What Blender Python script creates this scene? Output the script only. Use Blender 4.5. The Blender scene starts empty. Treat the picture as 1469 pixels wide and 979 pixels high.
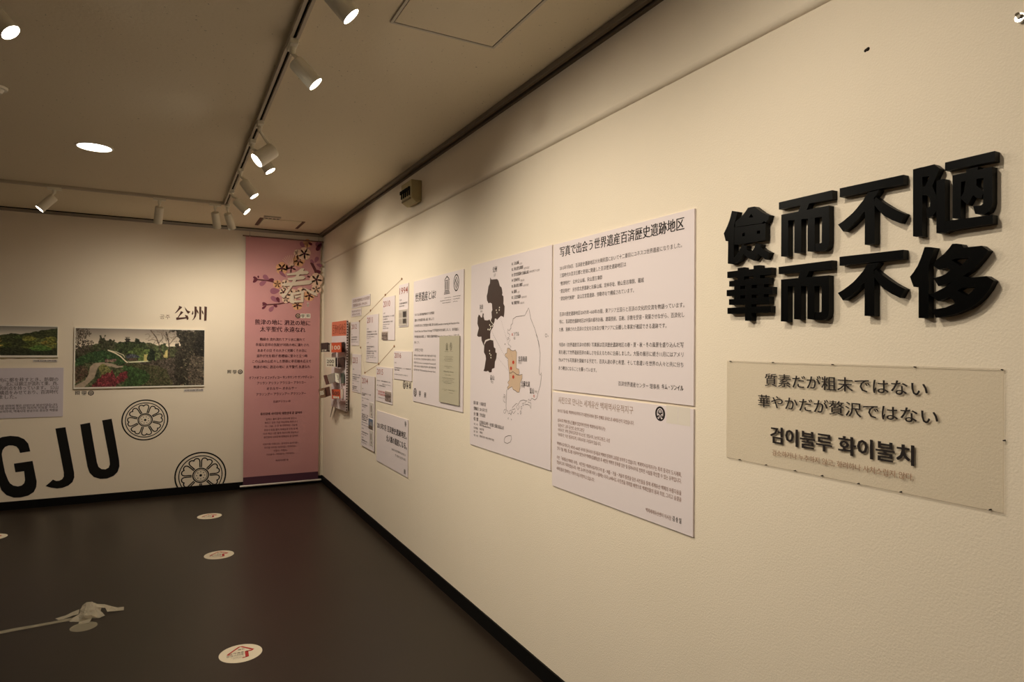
import bpy, bmesh, math, random
import numpy as np
from mathutils import Vector, Matrix
from mathutils.geometry import tessellate_polygon
random.seed(7); rng = np.random.default_rng(5)
SC = bpy.context.scene
COL = SC.collection
# ------------------------------------------------------------------ camera
FPX, YAW, PITCH, ROLL = 923.76339, 0.48958, 0.00927, 0.00772   # 22.6 mm lens on 36 mm, level, at the room's axis +28 degrees
XR, YB, ZC = 1.50539, 7.23694, 2.72                             # right wall, far wall, ceiling (metres)
EYE = Vector((0, 0, 1.5))
FW = Vector((math.sin(YAW)*math.cos(PITCH), math.cos(YAW)*math.cos(PITCH), math.sin(PITCH)))
RT0 = Vector((math.cos(YAW), -math.sin(YAW), 0)); UP0 = RT0.cross(FW)
RT = RT0*math.cos(ROLL) + UP0*math.sin(ROLL); UP = UP0*math.cos(ROLL) - RT0*math.sin(ROLL)
cd = bpy.data.cameras.new('camera'); cam = bpy.data.objects.new('camera', cd); COL.objects.link(cam)
cam.matrix_world = Matrix(((RT.x, UP.x, -FW.x, EYE.x), (RT.y, UP.y, -FW.y, EYE.y), (RT.z, UP.z, -FW.z, EYE.z), (0, 0, 0, 1)))
cd.sensor_width = 36; cd.lens = 36*FPX/1469; cd.clip_start = 0.02
SC.camera = cam
# ------------------------------------------------------------------ world, exposure
w = bpy.data.worlds.new('world'); SC.world = w; w.use_nodes = True
w.node_tree.nodes['Background'].inputs[0].default_value = (1, .85, .65, 1)
w.node_tree.nodes['Background'].inputs[1].default_value = 0.02
SC.view_settings.view_transform = 'Standard'; SC.view_settings.look = 'None'
SC.view_settings.exposure = 0.0; SC.view_settings.gamma = 1.0; SC.view_settings.use_curve_mapping = False
# light levels of the room's lamps (watts), used by the lamp builders below
WARM = (1.0, .89, .71)
E_TRACK, E_BACK, E_DOWN = 9.0, 7.0, 10.5

# ------------------------------------------------------------------ helpers
def ray(x, y): return FW + RT*((x-734.5)/FPX) - UP*((y-489.5)/FPX)
def onR(x, y, off=0.0):          # photograph point -> (u, z) on the right wall; u grows towards the camera
    d = ray(x, y); s = (XR-off)/d.x; return (-d.y*s, 1.5+d.z*s)
def onB(x, y, off=0.0):          # -> (u, z) on the far wall
    d = ray(x, y); s = (YB-off)/d.y; return (d.x*s, 1.5+d.z*s)
def onZ(x, y, z):
    d = ray(x, y); s = (z-1.5)/d.z; return Vector((d.x*s, d.y*s, z))
def P3(wall, u, z, off):
    if wall == 'R': return Vector((XR-off, -u, z))
    if wall == 'B': return Vector((u, YB-off, z))
    return Vector((u, z, off))   # 'F' floor: u = X, z = Y
def lin(c): 
    c = c/255.0
    return c/12.92 if c <= 0.04045 else ((c+0.055)/1.055)**2.4
def rgb(c): return (lin(c[0]), lin(c[1]), lin(c[2]), 1)
MATS = {}
def mat(name, c, rough=.6, spec=.4, metal=0.0, noise=None, bump=None, vcol=False, sheen=0):
    if name in MATS: return MATS[name]
    m = bpy.data.materials.new(name); m.use_nodes = True; nt = m.node_tree; b = nt.nodes['Principled BSDF']
    b.inputs['Base Color'].default_value = rgb(c); b.inputs['Roughness'].default_value = rough
    b.inputs['Specular IOR Level'].default_value = spec; b.inputs['Metallic'].default_value = metal
    tc = nt.nodes.new('ShaderNodeTexCoord')
    if vcol:
        a = nt.nodes.new('ShaderNodeVertexColor'); a.layer_name = 'print'; nt.links.new(a.outputs[0], b.inputs['Base Color'])
    if noise:
        sc_, amt, c2 = noise
        n = nt.nodes.new('ShaderNodeTexNoise'); n.inputs['Scale'].default_value = sc_; n.inputs['Detail'].default_value = 4
        r = nt.nodes.new('ShaderNodeMapRange'); r.inputs[1].default_value = .35; r.inputs[2].default_value = .75; r.inputs[4].default_value = amt
        mx = nt.nodes.new('ShaderNodeMix'); mx.data_type = 'RGBA'
        mx.inputs[6].default_value = rgb(c); mx.inputs[7].default_value = rgb(c2)
        nt.links.new(tc.outputs['Object'], n.inputs['Vector']); nt.links.new(n.outputs['Fac'], r.inputs[0])
        nt.links.new(r.outputs[0], mx.inputs[0]); nt.links.new(mx.outputs[2], b.inputs['Base Color'])
    if bump:
        sc_, st, dist = bump
        n = nt.nodes.new('ShaderNodeTexNoise'); n.inputs['Scale'].default_value = sc_; n.inputs['Detail'].default_value = 3
        n.inputs['Roughness'].default_value = .55
        bp = nt.nodes.new('ShaderNodeBump'); bp.inputs['Strength'].default_value = st; bp.inputs['Distance'].default_value = dist
        nt.links.new(tc.outputs['Object'], n.inputs['Vector']); nt.links.new(n.outputs['Fac'], bp.inputs['Height'])
        nt.links.new(bp.outputs['Normal'], b.inputs['Normal'])
    MATS[name] = m; return m
def emit(name, c, s):
    m = bpy.data.materials.new(name); m.use_nodes = True; nt = m.node_tree; nt.nodes.clear()
    e = nt.nodes.new('ShaderNodeEmission'); e.inputs[0].default_value = c; e.inputs[1].default_value = s
    o = nt.nodes.new('ShaderNodeOutputMaterial'); nt.links.new(e.outputs[0], o.inputs[0]); return m

M_WALL = mat('wall_paper', (238, 225, 206), .85, .2, bump=(190, .5, .0022), noise=(2.2, .35, (231, 218, 197)))
M_UP = M_WALL
M_CEIL = mat('ceiling_board', (228, 215, 188), .9, .2, bump=(60, .3, .003), noise=(70, 0, (228, 215, 188)))
def specks(m):      # tiny dark specks of the acoustic board
    nt = m.node_tree; b = nt.nodes['Principled BSDF']; tc = nt.nodes['Texture Coordinate']
    v = nt.nodes.new('ShaderNodeTexNoise'); v.inputs['Scale'].default_value = 85; v.inputs['Detail'].default_value = 2; r = nt.nodes.new('ShaderNodeMapRange'); r.inputs[1].default_value = .70; r.inputs[2].default_value = .76
    mx = nt.nodes.new('ShaderNodeMix'); mx.data_type = 'RGBA'; mx.inputs[6].default_value = rgb((228, 215, 188)); mx.inputs[7].default_value = rgb((150, 138, 114))
    nt.links.new(tc.outputs['Object'], v.inputs['Vector']); nt.links.new(v.outputs['Fac'], r.inputs[0]); nt.links.new(r.outputs[0], mx.inputs[0]); nt.links.new(mx.outputs[2], b.inputs['Base Color'])
specks(M_CEIL)
M_FLOOR = mat('floor_vinyl', (39, 30, 22), .36, .31, noise=(3.0, .5, (35, 27, 20)), bump=(420, .12, .001))
M_BASE = mat('black_rubber', (9, 8, 8), .6, .15)
M_ALU = mat('aluminium', (176, 168, 158), .38, .5, .85)
M_ALUD = mat('aluminium_dull', (128, 118, 106), .5, .4, .5)
M_SLOT = mat('slot_black', (12, 10, 9), .8, .1)
M_BOARD = mat('board_print', (229, 217, 219), .62, .3)
M_FOAM = mat('foam_edge', (205, 196, 184), .8, .2)
M_INK = mat('ink_dark', (38, 31, 30), .6, .2)
M_INKS = mat('ink_soft', (92, 80, 76), .7, .2)
M_BROWN = mat('ink_brown', (134, 92, 74), .7, .2)
M_RED = mat('ink_red', (190, 66, 50), .7, .2)
M_BLACK = mat('black_acrylic', (3, 3, 3), .34, .05)
M_EDGE = mat('black_acrylic_edge', (10, 10, 9), .45, .12)
M_VINYL = mat('black_vinyl', (16, 15, 14), .55, .3)
M_WHITE = mat('white_enamel', (232, 226, 208), .45, .4)
M_TRACK = mat('track_enamel', (190, 178, 158), .5, .4)
M_PRINT = mat('photo_print', (255, 255, 255), .5, .3, vcol=True)
M_PAPER = mat('paper_white', (236, 230, 216), .7, .2)
M_LENS = emit('lens_glow', (1, .93, .82, 1), 28)

def newobj(name, me, parent=None):
    o = bpy.data.objects.new(name, me); COL.objects.link(o)
    if parent is not None: o.parent = parent
    return o
def base_of(parent):
    b = parent.location.copy() if parent is not None else Vector((0, 0, 0))
    return b + parent.parent.location if parent is not None and parent.parent is not None else b
def mesh(name, verts, faces, m, parent=None, mats=None, fm=None, smooth=False):
    base = parent.location if parent is not None else Vector((0, 0, 0))
    if parent is not None and parent.parent is not None: base = base + parent.parent.location
    me = bpy.data.meshes.new(name); me.from_pydata([tuple(Vector(v)-base) for v in verts], [], faces)
    for mm in (mats or [m]): me.materials.append(mm)
    if fm: me.polygons.foreach_set('material_index', fm)
    if smooth: me.polygons.foreach_set('use_smooth', [True]*len(me.polygons))
    me.update(); return newobj(name, me, parent)
def tag(o, label, cat, group=None):
    o['label'] = label; o['category'] = cat
    if group: o['group'] = group
    return o
def thing(name, label, cat, loc, group=None):
    o = bpy.data.objects.new(name, None); o.empty_display_size = .05; COL.objects.link(o); o.location = loc
    return tag(o, label, cat, group)
def struct(name, verts, faces, m, **k):
    o = mesh(name, verts, faces, m, **k); o['kind'] = 'structure'; return o
BOXF = [(0, 3, 2, 1), (4, 5, 6, 7), (0, 1, 5, 4), (1, 2, 6, 5), (2, 3, 7, 6), (3, 0, 4, 7)]
def boxv(x0, x1, y0, y1, z0, z1):
    return [(x0, y0, z0), (x1, y0, z0), (x1, y1, z0), (x0, y1, z0), (x0, y0, z1), (x1, y0, z1), (x1, y1, z1), (x0, y1, z1)]
class Geo:                                       # collects solid pieces into one mesh
    def __init__(s): s.v = []; s.f = []; s.m = []
    def add(s, v, f, mi=0):
        n = len(s.v); s.v += [Vector(a) for a in v]; s.f += [tuple(i+n for i in q) for q in f]; s.m += [mi]*len(f); return s
    def box(s, *a, mi=0): return s.add(boxv(*a), BOXF, mi)
    def cyl(s, a, b, r0, r1=None, n=20, mi=0, cap=True):
        a = Vector(a); b = Vector(b); r1 = r0 if r1 is None else r1
        d = (b-a).normalized(); t = Vector((0, 0, 1)) if abs(d.z) < .9 else Vector((1, 0, 0))
        x = d.cross(t).normalized(); y = d.cross(x)
        v = [c + (x*math.cos(2*math.pi*i/n) + y*math.sin(2*math.pi*i/n))*r for c, r in ((a, r0), (b, r1)) for i in range(n)]
        f = [(i, (i+1) % n, n+(i+1) % n, n+i) for i in range(n)]
        if cap: f += [tuple(range(n-1, -1, -1)), tuple(range(n, 2*n))]
        return s.add(v, f, mi)
    def build(s, name, m, parent=None, mats=None, smooth=False):
        return mesh(name, s.v, s.f, m, parent, mats, s.m if mats else None, smooth)
def fix_normals(o):
    bm = bmesh.new(); bm.from_mesh(o.data); bmesh.ops.remove_doubles(bm, verts=bm.verts, dist=1e-6); bmesh.ops.recalc_face_normals(bm, faces=bm.faces); bm.to_mesh(o.data); bm.free()
def bevel(o, wd=.001, seg=2):
    b = o.modifiers.new('bevel', 'BEVEL'); b.width = wd; b.segments = seg; b.limit_method = 'ANGLE'; return o

def catmull(pts, n=6, closed=False):
    P = [Vector((p[0], p[1])) for p in pts]; N = len(P); out = []
    rngk = range(N) if closed else range(N-1)
    for i in rngk:
        p0 = P[(i-1) % N] if (closed or i > 0) else P[0]; p1 = P[i]; p2 = P[(i+1) % N]
        p3 = P[(i+2) % N] if (closed or i+2 < N) else P[-1]
        for k in range(n):
            t = k/n; out.append(.5*((2*p1)+(p2-p0)*t+(2*p0-5*p1+4*p2-p3)*t*t+(3*p1-p0-3*p2+p3)*t**3))
    if not closed: out.append(P[-1])
    return [(p.x, p.y) for p in out]
def tess(polys):
    vs = [Vector((p[0], p[1], 0)) for pl in polys for p in pl]
    return vs, tessellate_polygon([[Vector((p[0], p[1], 0)) for p in pl] for pl in polys])
TXT = {}; KEYS = []; LATER = []
def need(st, thick=0.0):
    if (st, thick) not in KEYS: KEYS.append((st, thick))
def load_texts():
    """flat glyph meshes of every string from Blender's built-in fonts (em = 1): one text object per weight, one string per line"""
    for th in sorted({k[1] for k in KEYS}):
        ks = [k for k in KEYS if k[1] == th]
        c = bpy.data.curves.new('t', 'FONT'); c.body = '\n'.join(k[0] for k in ks); c.size = 1; c.resolution_u = 2; c.offset = th; c.space_line = 3
        o = bpy.data.objects.new('t', c); me = bpy.data.meshes.new_from_object(o); me.calc_loop_triangles()
        n = len(me.vertices); co = np.empty(n*3, np.float32); me.vertices.foreach_get('co', co); co = co.reshape(-1, 3)
        nt = len(me.loop_triangles); tv = np.empty(nt*3, np.int32); me.loop_triangles.foreach_get('vertices', tv); tv = tv.reshape(-1, 3)
        ln = np.round((-(co[:, 1])+.35)/3.0).astype(int)          # line number of every vertex
        tl = ln[tv[:, 0]]
        for i, k in enumerate(ks):
            vi = np.nonzero(ln == i)[0]; f = tv[tl == i]; mp_ = np.full(n, -1); mp_[vi] = np.arange(len(vi))
            TXT[k] = ([(float(a[0]), float(a[1])+3*i) for a in co[vi]], [tuple(int(q) for q in mp_[t]) for t in f])
        bpy.data.objects.remove(o); bpy.data.curves.remove(c); bpy.data.meshes.remove(me)
def text_tris(st, thick=0.0): return TXT[(st, thick)]
class Ink:                                       # flat print / vinyl on a surface: everything in real surface coordinates
    def __init__(s, wall, off, clipz=None): s.w = wall; s.off = off; s.v = []; s.f = []; s.cz = clipz; s.layer = 0; s.ops = []
    def raw(s, v, f):
        n = len(s.v); s.v += [(a[0], a[1], s.off + s.layer*.00008) for a in v]; s.f += [tuple(i+n for i in q) for q in f]
    def poly(s, pts, holes=()):
        vs, fs = tess([pts]+list(holes)); s.raw([(a.x, a.y) for a in vs], fs); return s
    def stroke(s, pts, wd, closed=False):
        P = [Vector((p[0], p[1])) for p in pts]; N = len(P); L = []; R = []
        for i in range(N):
            a = P[i-1] if (closed or i > 0) else P[i]; b = P[(i+1) % N] if (closed or i < N-1) else P[i]
            d = (b-a); d = d.normalized() if d.length > 1e-9 else Vector((1, 0)); n = Vector((-d.y, d.x))
            ww = wd[i] if isinstance(wd, (list, tuple)) else wd
            L.append(P[i]+n*ww/2); R.append(P[i]-n*ww/2)
        v = L+R; f = [(i, N+i, N+(i+1) % N, (i+1) % N) for i in range(N if closed else N-1)]
        s.raw([(a.x, a.y) for a in v], f); return s
    def disc(s, c, rx, rz=None, n=24):
        rz = rx if rz is None else rz
        s.raw([(c[0]+rx*math.cos(2*math.pi*i/n), c[1]+rz*math.sin(2*math.pi*i/n)) for i in range(n)], [tuple(range(n))]); return s
    def ring(s, c, r, wd, n=48): return s.stroke([(c[0]+r*math.cos(2*math.pi*i/n), c[1]+r*math.sin(2*math.pi*i/n)) for i in range(n)], wd, True)
    def text(s, st, u0, u1, z0, h, thick=0.0, serif=0.0, align=None):
        """string fitted between u0 and u1, glyph bottom z0, glyph height h; serif>0 doubles the glyphs sideways so upright strokes swell as in a Mincho face"""
        need(st, thick); s.ops.append((st, u0, u1, z0, h, thick, serif, align)); return s
    def put(s, st, u0, u1, z0, h, thick, serif, align):
        v, f = text_tris(st, thick)
        if not v: return s
        x0 = min(a[0] for a in v); x1 = max(a[0] for a in v); y0 = -.08; k = h/.90
        kx = (u1-u0)/(x1-x0) if u1 is not None else k
        if align == 'r': u0 = u1-(x1-x0)*k; kx = k
        if align == 'c': u0 = (u0+u1)/2-(x1-x0)*k/2; kx = k
        ws = [(u0+(a[0]-x0)*kx, z0+(a[1]-y0)*k) for a in v]
        s.raw(ws, f)
        if serif:
            for q in (1, 2):
                s.layer += 1; s.raw([(a[0]+serif*h*q/2, a[1]) for a in ws], f)
            s.layer -= 2
        return s
    def clip(s):
        nv = []; nf = []
        for q in s.f:
            p = [s.v[i] for i in q]; out = []
            for i in range(len(p)):
                a, b = p[i], p[(i+1) % len(p)]
                ia, ib = a[1] >= s.cz, b[1] >= s.cz
                if ia: out.append(a)
                if ia != ib:
                    t = (s.cz-a[1])/(b[1]-a[1]); out.append((a[0]+(b[0]-a[0])*t, s.cz, a[2]))
            if len(out) >= 3: nf.append(tuple(range(len(nv), len(nv)+len(out)))); nv += out
        s.v, s.f = nv, nf
    def build(s, name, m, parent=None):
        if s.cz is not None: s.clip()
        if not s.v and not s.ops: return None
        if not s.ops: return mesh(name, [P3(s.w, *a) for a in s.v], s.f, m, parent)
        o = mesh(name, [], [], m, parent); base = base_of(parent)
        def later():
            for q in s.ops: s.put(*q)
            o.data.from_pydata([tuple(P3(s.w, *a)-base) for a in s.v], [], s.f); o.data.update()
        LATER.append(later); return o
def prism(geo, wall, pts, off0, off1, holes=(), mi=0, mi_side=0):
    vs, fs = tess([pts]+list(holes)); n = len(vs)
    geo.add([P3(wall, a.x, a.y, off1) for a in vs], fs, mi)
    k = 0
    for pl in [pts]+list(holes):
        m_ = len(pl); v = [P3(wall, p[0], p[1], off1) for p in pl]+[P3(wall, p[0], p[1], off0) for p in pl]
        geo.add(v, [(i, (i+1) % m_, m_+(i+1) % m_, m_+i) for i in range(m_)], mi_side)
def slab(wall, u0, u1, z0, z1, off0, off1):
    g = Geo(); prism(g, wall, [(u0, z0), (u1, z0), (u1, z1), (u0, z1)], off0, off1)
    g.add([P3(wall, u0, z0, off0), P3(wall, u1, z0, off0), P3(wall, u1, z1, off0), P3(wall, u0, z1, off0)], [(0, 1, 2, 3)])
    return g
def rectpx(wall, xl, xr, ytl, ytr, ybl, ybr, off):
    f = onR if wall == 'R' else onB
    a, b, c, d = f(xl, ytl, off), f(xr, ytr, off), f(xl, ybl, off), f(xr, ybr, off)
    return ((a[0]+c[0])/2, (b[0]+d[0])/2, (c[1]+d[1])/2, (a[1]+b[1])/2)      # u0,u1,z0,z1
def board(name, label, cat, wall, r, t=.005, m=None, group=None, off=.0005, part='board'):
    u0, u1, z0, z1 = r
    T_ = thing(name, label, cat, P3(wall, (u0+u1)/2, z0, off), group)
    o = slab(wall, u0, u1, z0, z1, off, off+t).build(part, m or M_BOARD, T_); fix_normals(o)
    return T_
class Rel:                                       # places print by fractions of a board (x from left, y from top)
    def __init__(s, wall, r, off): s.r = r; s.w = wall; s.off = off
    def p(s, x, y): return (s.r[0]+x*(s.r[1]-s.r[0]), s.r[3]-y*(s.r[3]-s.r[2]))
    def ink(s, k=1): return Ink(s.w, s.off+.0003*k)
    def text(s, ink, st, x0, x1, yb, h, **k):    # yb = bottom fraction, h = height fraction
        u0, z = s.p(x0, yb); ink.text(st, u0, s.p(x1, yb)[0], z, h*(s.r[3]-s.r[2]), **k)

# ------------------------------------------------------------------ room shell
X0, Y0 = -4.6, -3.2
struct('floor', [(X0, Y0, 0), (XR, Y0, 0), (XR, YB, 0), (X0, YB, 0)], [(0, 1, 2, 3)], M_FLOOR)
struct('ceiling', [(X0, Y0, ZC), (X0, YB, ZC), (XR, YB, ZC), (XR, Y0, ZC)], [(0, 1, 2, 3)], M_CEIL)
struct('wall_back', [(X0, YB, 0), (XR, YB, 0), (XR, YB, ZC), (X0, YB, ZC)], [(0, 1, 2, 3)], M_WALL)
struct('wall_left', [(X0, Y0, 0), (X0, YB, 0), (X0, YB, ZC), (X0, Y0, ZC)], [(0, 1, 2, 3)], M_WALL)
struct('wall_rear', [(X0, Y0, 0), (X0, Y0, ZC), (XR, Y0, ZC), (XR, Y0, 0)], [(0, 1, 2, 3)], M_WALL)
# right wall: lower face, and an upper face standing 16 mm proud with a rounded lower nose
ZR = 2.405
prof = [(XR, 0), (XR, ZR)]
for k in range(0, 9):
    a = math.pi/2*k/8; prof.append((XR-.020*math.sin(a), ZR+.020*(1-math.cos(a)) + (.0 if k else .0)))
prof.append((XR-.020, ZC))
v = [(x, y, z) for y in (Y0, YB) for x, z in prof]; n = len(prof)
o = struct('wall_right', v, [(i, i+1, n+i+1, n+i) for i in range(n-1)], M_WALL)
g = Geo(); g.box(XR-.009, XR, Y0, YB, 0, .075); struct('baseboard_right', g.v, g.f, M_BASE)
g = Geo(); g.box(X0, XR-.009, YB-.009, YB, 0, .075); struct('baseboard_back', g.v, g.f, M_BASE)
# picture rails in the ceiling corners
g = Geo(); XW = XR-.020
g.box(XW-.014, XW, Y0, YB-.03, ZC-.026, ZC)
g.box(XW-.026, XW-.014, Y0, YB-.03, ZC-.006, ZC, mi=1)
g.box(XW-.046, XW-.026, Y0, YB-.03, ZC-.020, ZC)
g.box(XW-.050, XW-.046, Y0, YB-.03, ZC-.023, ZC, mi=2)
o = mesh('trim_1', g.v, g.f, None, mats=[mat('rail_brown', (118, 104, 86), .6, .3), M_SLOT, M_ALUD], fm=g.m); o['kind'] = 'structure'
g = Geo()
g.box(X0, XR-.02, YB-.012, YB, ZC-.030, ZC)
g.box(X0, XR-.02, YB-.024, YB-.012, ZC-.012, ZC, mi=1)
g.box(X0, XR-.02, YB-.044, YB-.024, ZC-.022, ZC)
g.box(X0, XR-.02, YB-.050, YB-.044, ZC-.008, ZC, mi=1)
o = mesh('trim_2', g.v, g.f, None, mats=[M_ALU, M_SLOT], fm=g.m); o['kind'] = 'structure'

# ------------------------------------------------------------------ ceiling: tracks, hatches, downlights
def track(name, label, x0, x1, y0, y1, along):
    T_ = thing(name, label, 'lighting track', ((x0+x1)/2, (y0+y1)/2, ZC-.02))
    g = Geo(); w3 = .012
    if along == 'y':
        g.box(x0, x0+w3, y0, y1, ZC-.020, ZC); g.box(x1-w3, x1, y0, y1, ZC-.020, ZC)
    else:
        g.box(x0, x1, y0, y0+w3, ZC-.020, ZC); g.box(x0, x1, y1-w3, y1, ZC-.020, ZC)
    g.build('track_rail', M_TRACK, T_)
    g = Geo()
    if along == 'y': g.box(x0+w3, x1-w3, y0, y1, ZC-.004, ZC-.0005)
    else: g.box(x0, x1, y0+w3, y1-w3, ZC-.004, ZC-.0005)
    o = g.build('track_slot', M_SLOT, T_); o['label'] = 'dark open slot of the track'
TX = .420; TY = 6.02
track('lighting_track', 'long pale ceiling track with dark slot running along the right wall', TX-.018, TX+.018, Y0+.3, TY-.018, 'y')
track('lighting_track', 'pale ceiling track crossing in front of the far wall', X0+.3, TX+.018, TY-.018, TY+.018, 'x')
LT = -.565
track('lighting_track', 'second lengthwise ceiling track, ending just beyond the top left frame corner', LT-.018, LT+.018, Y0+.3, 2.80, 'y')

def hatch(label, x0, x1, y0, y1, name='access_hatch', slots=False):
    T_ = thing(name, label, 'ceiling hatch', ((x0+x1)/2, (y0+y1)/2, ZC-.004))
    g = Geo(); b = .010
    for a in ((x0, x1, y0, y0+b), (x0, x1, y1-b, y1), (x0, x0+b, y0+b, y1-b), (x1-b, x1, y0+b, y1-b)): g.box(*a, ZC-.006, ZC-.0002)
    g.build('hatch_frame', M_ALUD if slots else mat('hatch_white', (200, 190, 174), .5, .4), T_)
    c = b+.004
    g = Geo(); g.box(x0+b, x1-b, y0+b, y1-b, ZC-.0012, ZC-.0003); g.build('hatch_gap', M_SLOT if not slots else M_CEIL, T_)
    g = Geo(); g.box(x0+c, x1-c, y0+c, y1-c, ZC-.0042, ZC-.0013); g.build('hatch_panel', M_CEIL, T_)
    return T_
hatch('square access hatch in the ceiling with thin pale frame, near the frame top', .72, 1.155, 1.88, 2.345)
H2 = thing('ceiling_vent', 'faint rectangular vent panel in the ceiling above the pink banner', 'ceiling vent', (.965, 6.78, ZC-.01))
g = Geo(); g.box(.79, 1.14, 6.56, 6.98, ZC-.010, ZC-.0002); g.build('vent_panel', M_CEIL, H2)
g = Geo(); g.box(.755, .785, 6.56, 6.98, ZC-.005, ZC-.0002); g.build('vent_slot', mat('vent_dark', (110, 84, 74), .8, .1), H2)
g = Geo(); g.box(1.145, 1.175, 6.56, 6.98, ZC-.005, ZC-.0002); g.build('vent_slot', MATS['vent_dark'], H2)
g = Geo()
for k in range(4): g.box(.80+.035*k, .82+.035*k, 6.50, 6.53, ZC-.010, ZC-.0002)
g.build('vent_lug', M_SLOT, H2)
# small bracket plate next to the vent
o = (lambda g: (g.box(.78, .93, 6.44, 6.49, ZC-.012, ZC-.0002), g)[1])(Geo()).build('vent_bracket', M_TRACK, H2)

def downlight(x, y, label):
    T_ = thing('downlight', label, 'downlight', (x, y, ZC-.004), 'recessed ceiling downlights')
    g = Geo(); n = 36; r0, r1 = .103, .092
    v = [(x+r*math.cos(2*math.pi*i/n), y+r*math.sin(2*math.pi*i/n), z) for r, z in ((r0, ZC-.0003), (r0-.002, ZC-.004), (r1, ZC-.004), (r1, ZC-.0003)) for i in range(n)]
    g.add(v, [(k*n+i, k*n+(i+1) % n, (k+1)*n+(i+1) % n, (k+1)*n+i) for k in range(3) for i in range(n)]); g.build('trim_ring', M_WHITE, T_)
    g = Geo(); g.add([(x+r1*math.cos(2*math.pi*i/n), y+r1*math.sin(2*math.pi*i/n), ZC-.0015) for i in range(n)], [tuple(range(n-1, -1, -1))])
    o = g.build('diffuser', emit('downlight_glow', (1, .93, .80, 1), 9), T_); o['label'] = 'glowing white diffuser'
    l = bpy.data.lights.new('downlight_lamp', 'SPOT'); l.energy = E_DOWN*4; l.color = WARM; l.spot_size = math.radians(150); l.spot_blend = 1; l.shadow_soft_size = .08
    lo = bpy.data.objects.new('downlight_lamp', l); COL.objects.link(lo); lo.parent = T_; lo.location = (0, 0, -.012)
downlight(-.42, 4.735, 'round recessed downlight glowing white in the middle of the ceiling')
downlight(-.42, 1.1, 'unseen downlight above the camera position, added for ambient light')  # this and the next three are unseen lamps added for ambient light
downlight(-3.0, 4.735, 'unseen downlight far to the left, added for ambient light')
downlight(-3.0, 1.1, 'unseen downlight to the left and behind the camera, added for ambient light')
downlight(-.42, -1.8, 'unseen downlight behind the camera, added for ambient light')

# ------------------------------------------------------------------ track spotlights
def spotlight(mount, tail, lens, label, energy, rad=.033, size=104, blend=1.0, lit=True, name='track_spotlight'):
    M_ = Vector(mount); T0 = Vector(tail); L = Vector(lens)
    T_ = thing(name, label, 'spotlight', M_, 'track spotlights')
    d = (L-T0).normalized()
    along = (0, 1) if abs(M_.x-TX) < .05 or -.6 < M_.x < -.5 else (1, 0)
    g = Geo(); a = .045 if along[1] else .016; b = .016 if along[1] else .045
    g.box(M_.x-b, M_.x+b, M_.y-a, M_.y+a, M_.z-.022, M_.z); o = g.build('track_adapter', M_WHITE, T_); bevel(o, .003)
    g = Geo(); g.cyl(M_-Vector((0, 0, .02)), M_-Vector((0, 0, .05)), .013, .011)
    knuckle = T0+d*.03+Vector((0, 0, rad*.8))
    g.cyl(M_-Vector((0, 0, .045)), knuckle, .008, .008, n=12); g.cyl(knuckle+Vector((0, 0, .008)), knuckle-Vector((0, 0, .01)), .013, .013, n=12)
    g.build('arm', M_WHITE, T_)
    g = Geo(); n = 32
    ax = d; t = Vector((0, 0, 1)); xx = ax.cross(t).normalized(); yy = ax.cross(xx)
    Ln = (L-T0).length
    rings = [(0, rad*.80), (.004, rad*.93), (.012, rad*.97), (Ln-.003, rad), (Ln, rad), (Ln, rad*.93), (Ln-.014, rad*.86)]
    v = [T0+ax*s_+(xx*math.cos(2*math.pi*i/n)+yy*math.sin(2*math.pi*i/n))*r for s_, r in rings for i in range(n)]
    f = [(k*n+i, k*n+(i+1) % n, (k+1)*n+(i+1) % n, (k+1)*n+i) for k in range(len(rings)-1) for i in range(n)]+[tuple(range(n))]
    g.add(v, f); o = g.build('lamp_body', M_WHITE, T_); fix_normals(o)
    g = Geo(); c = T0+ax*(Ln-.0035)
    g.add([c+(xx*math.cos(2*math.pi*i/n)+yy*math.sin(2*math.pi*i/n))*rad*.92 for i in range(n)], [tuple(range(n))])
    o = g.build('lens', M_LENS, T_); o['label'] = 'glowing round lens'
    l = bpy.data.lights.new('spot_lamp', 'SPOT'); l.energy = energy*4; l.color = WARM; l.spot_size = math.radians(size); l.spot_blend = blend; l.shadow_soft_size = .014
    lo = bpy.data.objects.new('spot_lamp', l); COL.objects.link(lo); lo.parent = T_
    p = L+d*.006-M_
    lo.matrix_local = Matrix.Translation(p) @ (d.to_track_quat('-Z', 'Y')).to_matrix().to_4x4()
    return T_
def lens_on_ray(px, tail, ln=.155):
    """point on the sight line of the lens that is one body length from the tail"""
    d = ray(*px); best = None
    for k in range(500, 9000):
        q = EYE+d*(k/1000.0); e = abs((q-tail).length-ln)
        if q.z < tail.z-.03 and (best is None or e < best[0]-1e-5): best = (e, q)
    return best[1]
ZT = ZC-.018
def aim(tpx, px, tz, tilt=-.28):
    """lamp seen with its tail and lens at two photograph points: the lens height is the one at which the disc looks as thin as it does"""
    T0 = onZ(tpx[0], tpx[1], tz); best = None
    for k in range(300):
        L = onZ(px[0], px[1], tz-.05-k*.0003); d = (L-T0).normalized(); e = abs(d.dot((L-EYE).normalized())-tilt)
        if best is None or e < best[0]: best = (e, L)
    return T0, best[1]
for tpx, px, lab, en in (((473, -12), (504, 24), 'white track spotlight nearest the frame top, lens glowing towards the right wall', .38),
                        ((423, 88), (453, 121), 'white track spotlight second from the top on the long track', .44),
                        ((372, 222), (388, 246), 'white track spotlight partly behind the wide one on the long track', 1.0),
                        ((349, 260), (365, 282), 'white track spotlight next below the wide one on the long track', 1.15),
                        ((338, 288), (354.5, 304), 'white track spotlight on the long track nearest the track corner', 1.05)):
    tl, L = aim(tpx, px, ZT-.080)
    spotlight((TX, tl.y+.015, ZT), tl, L, lab, E_TRACK*en, size=114)
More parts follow.
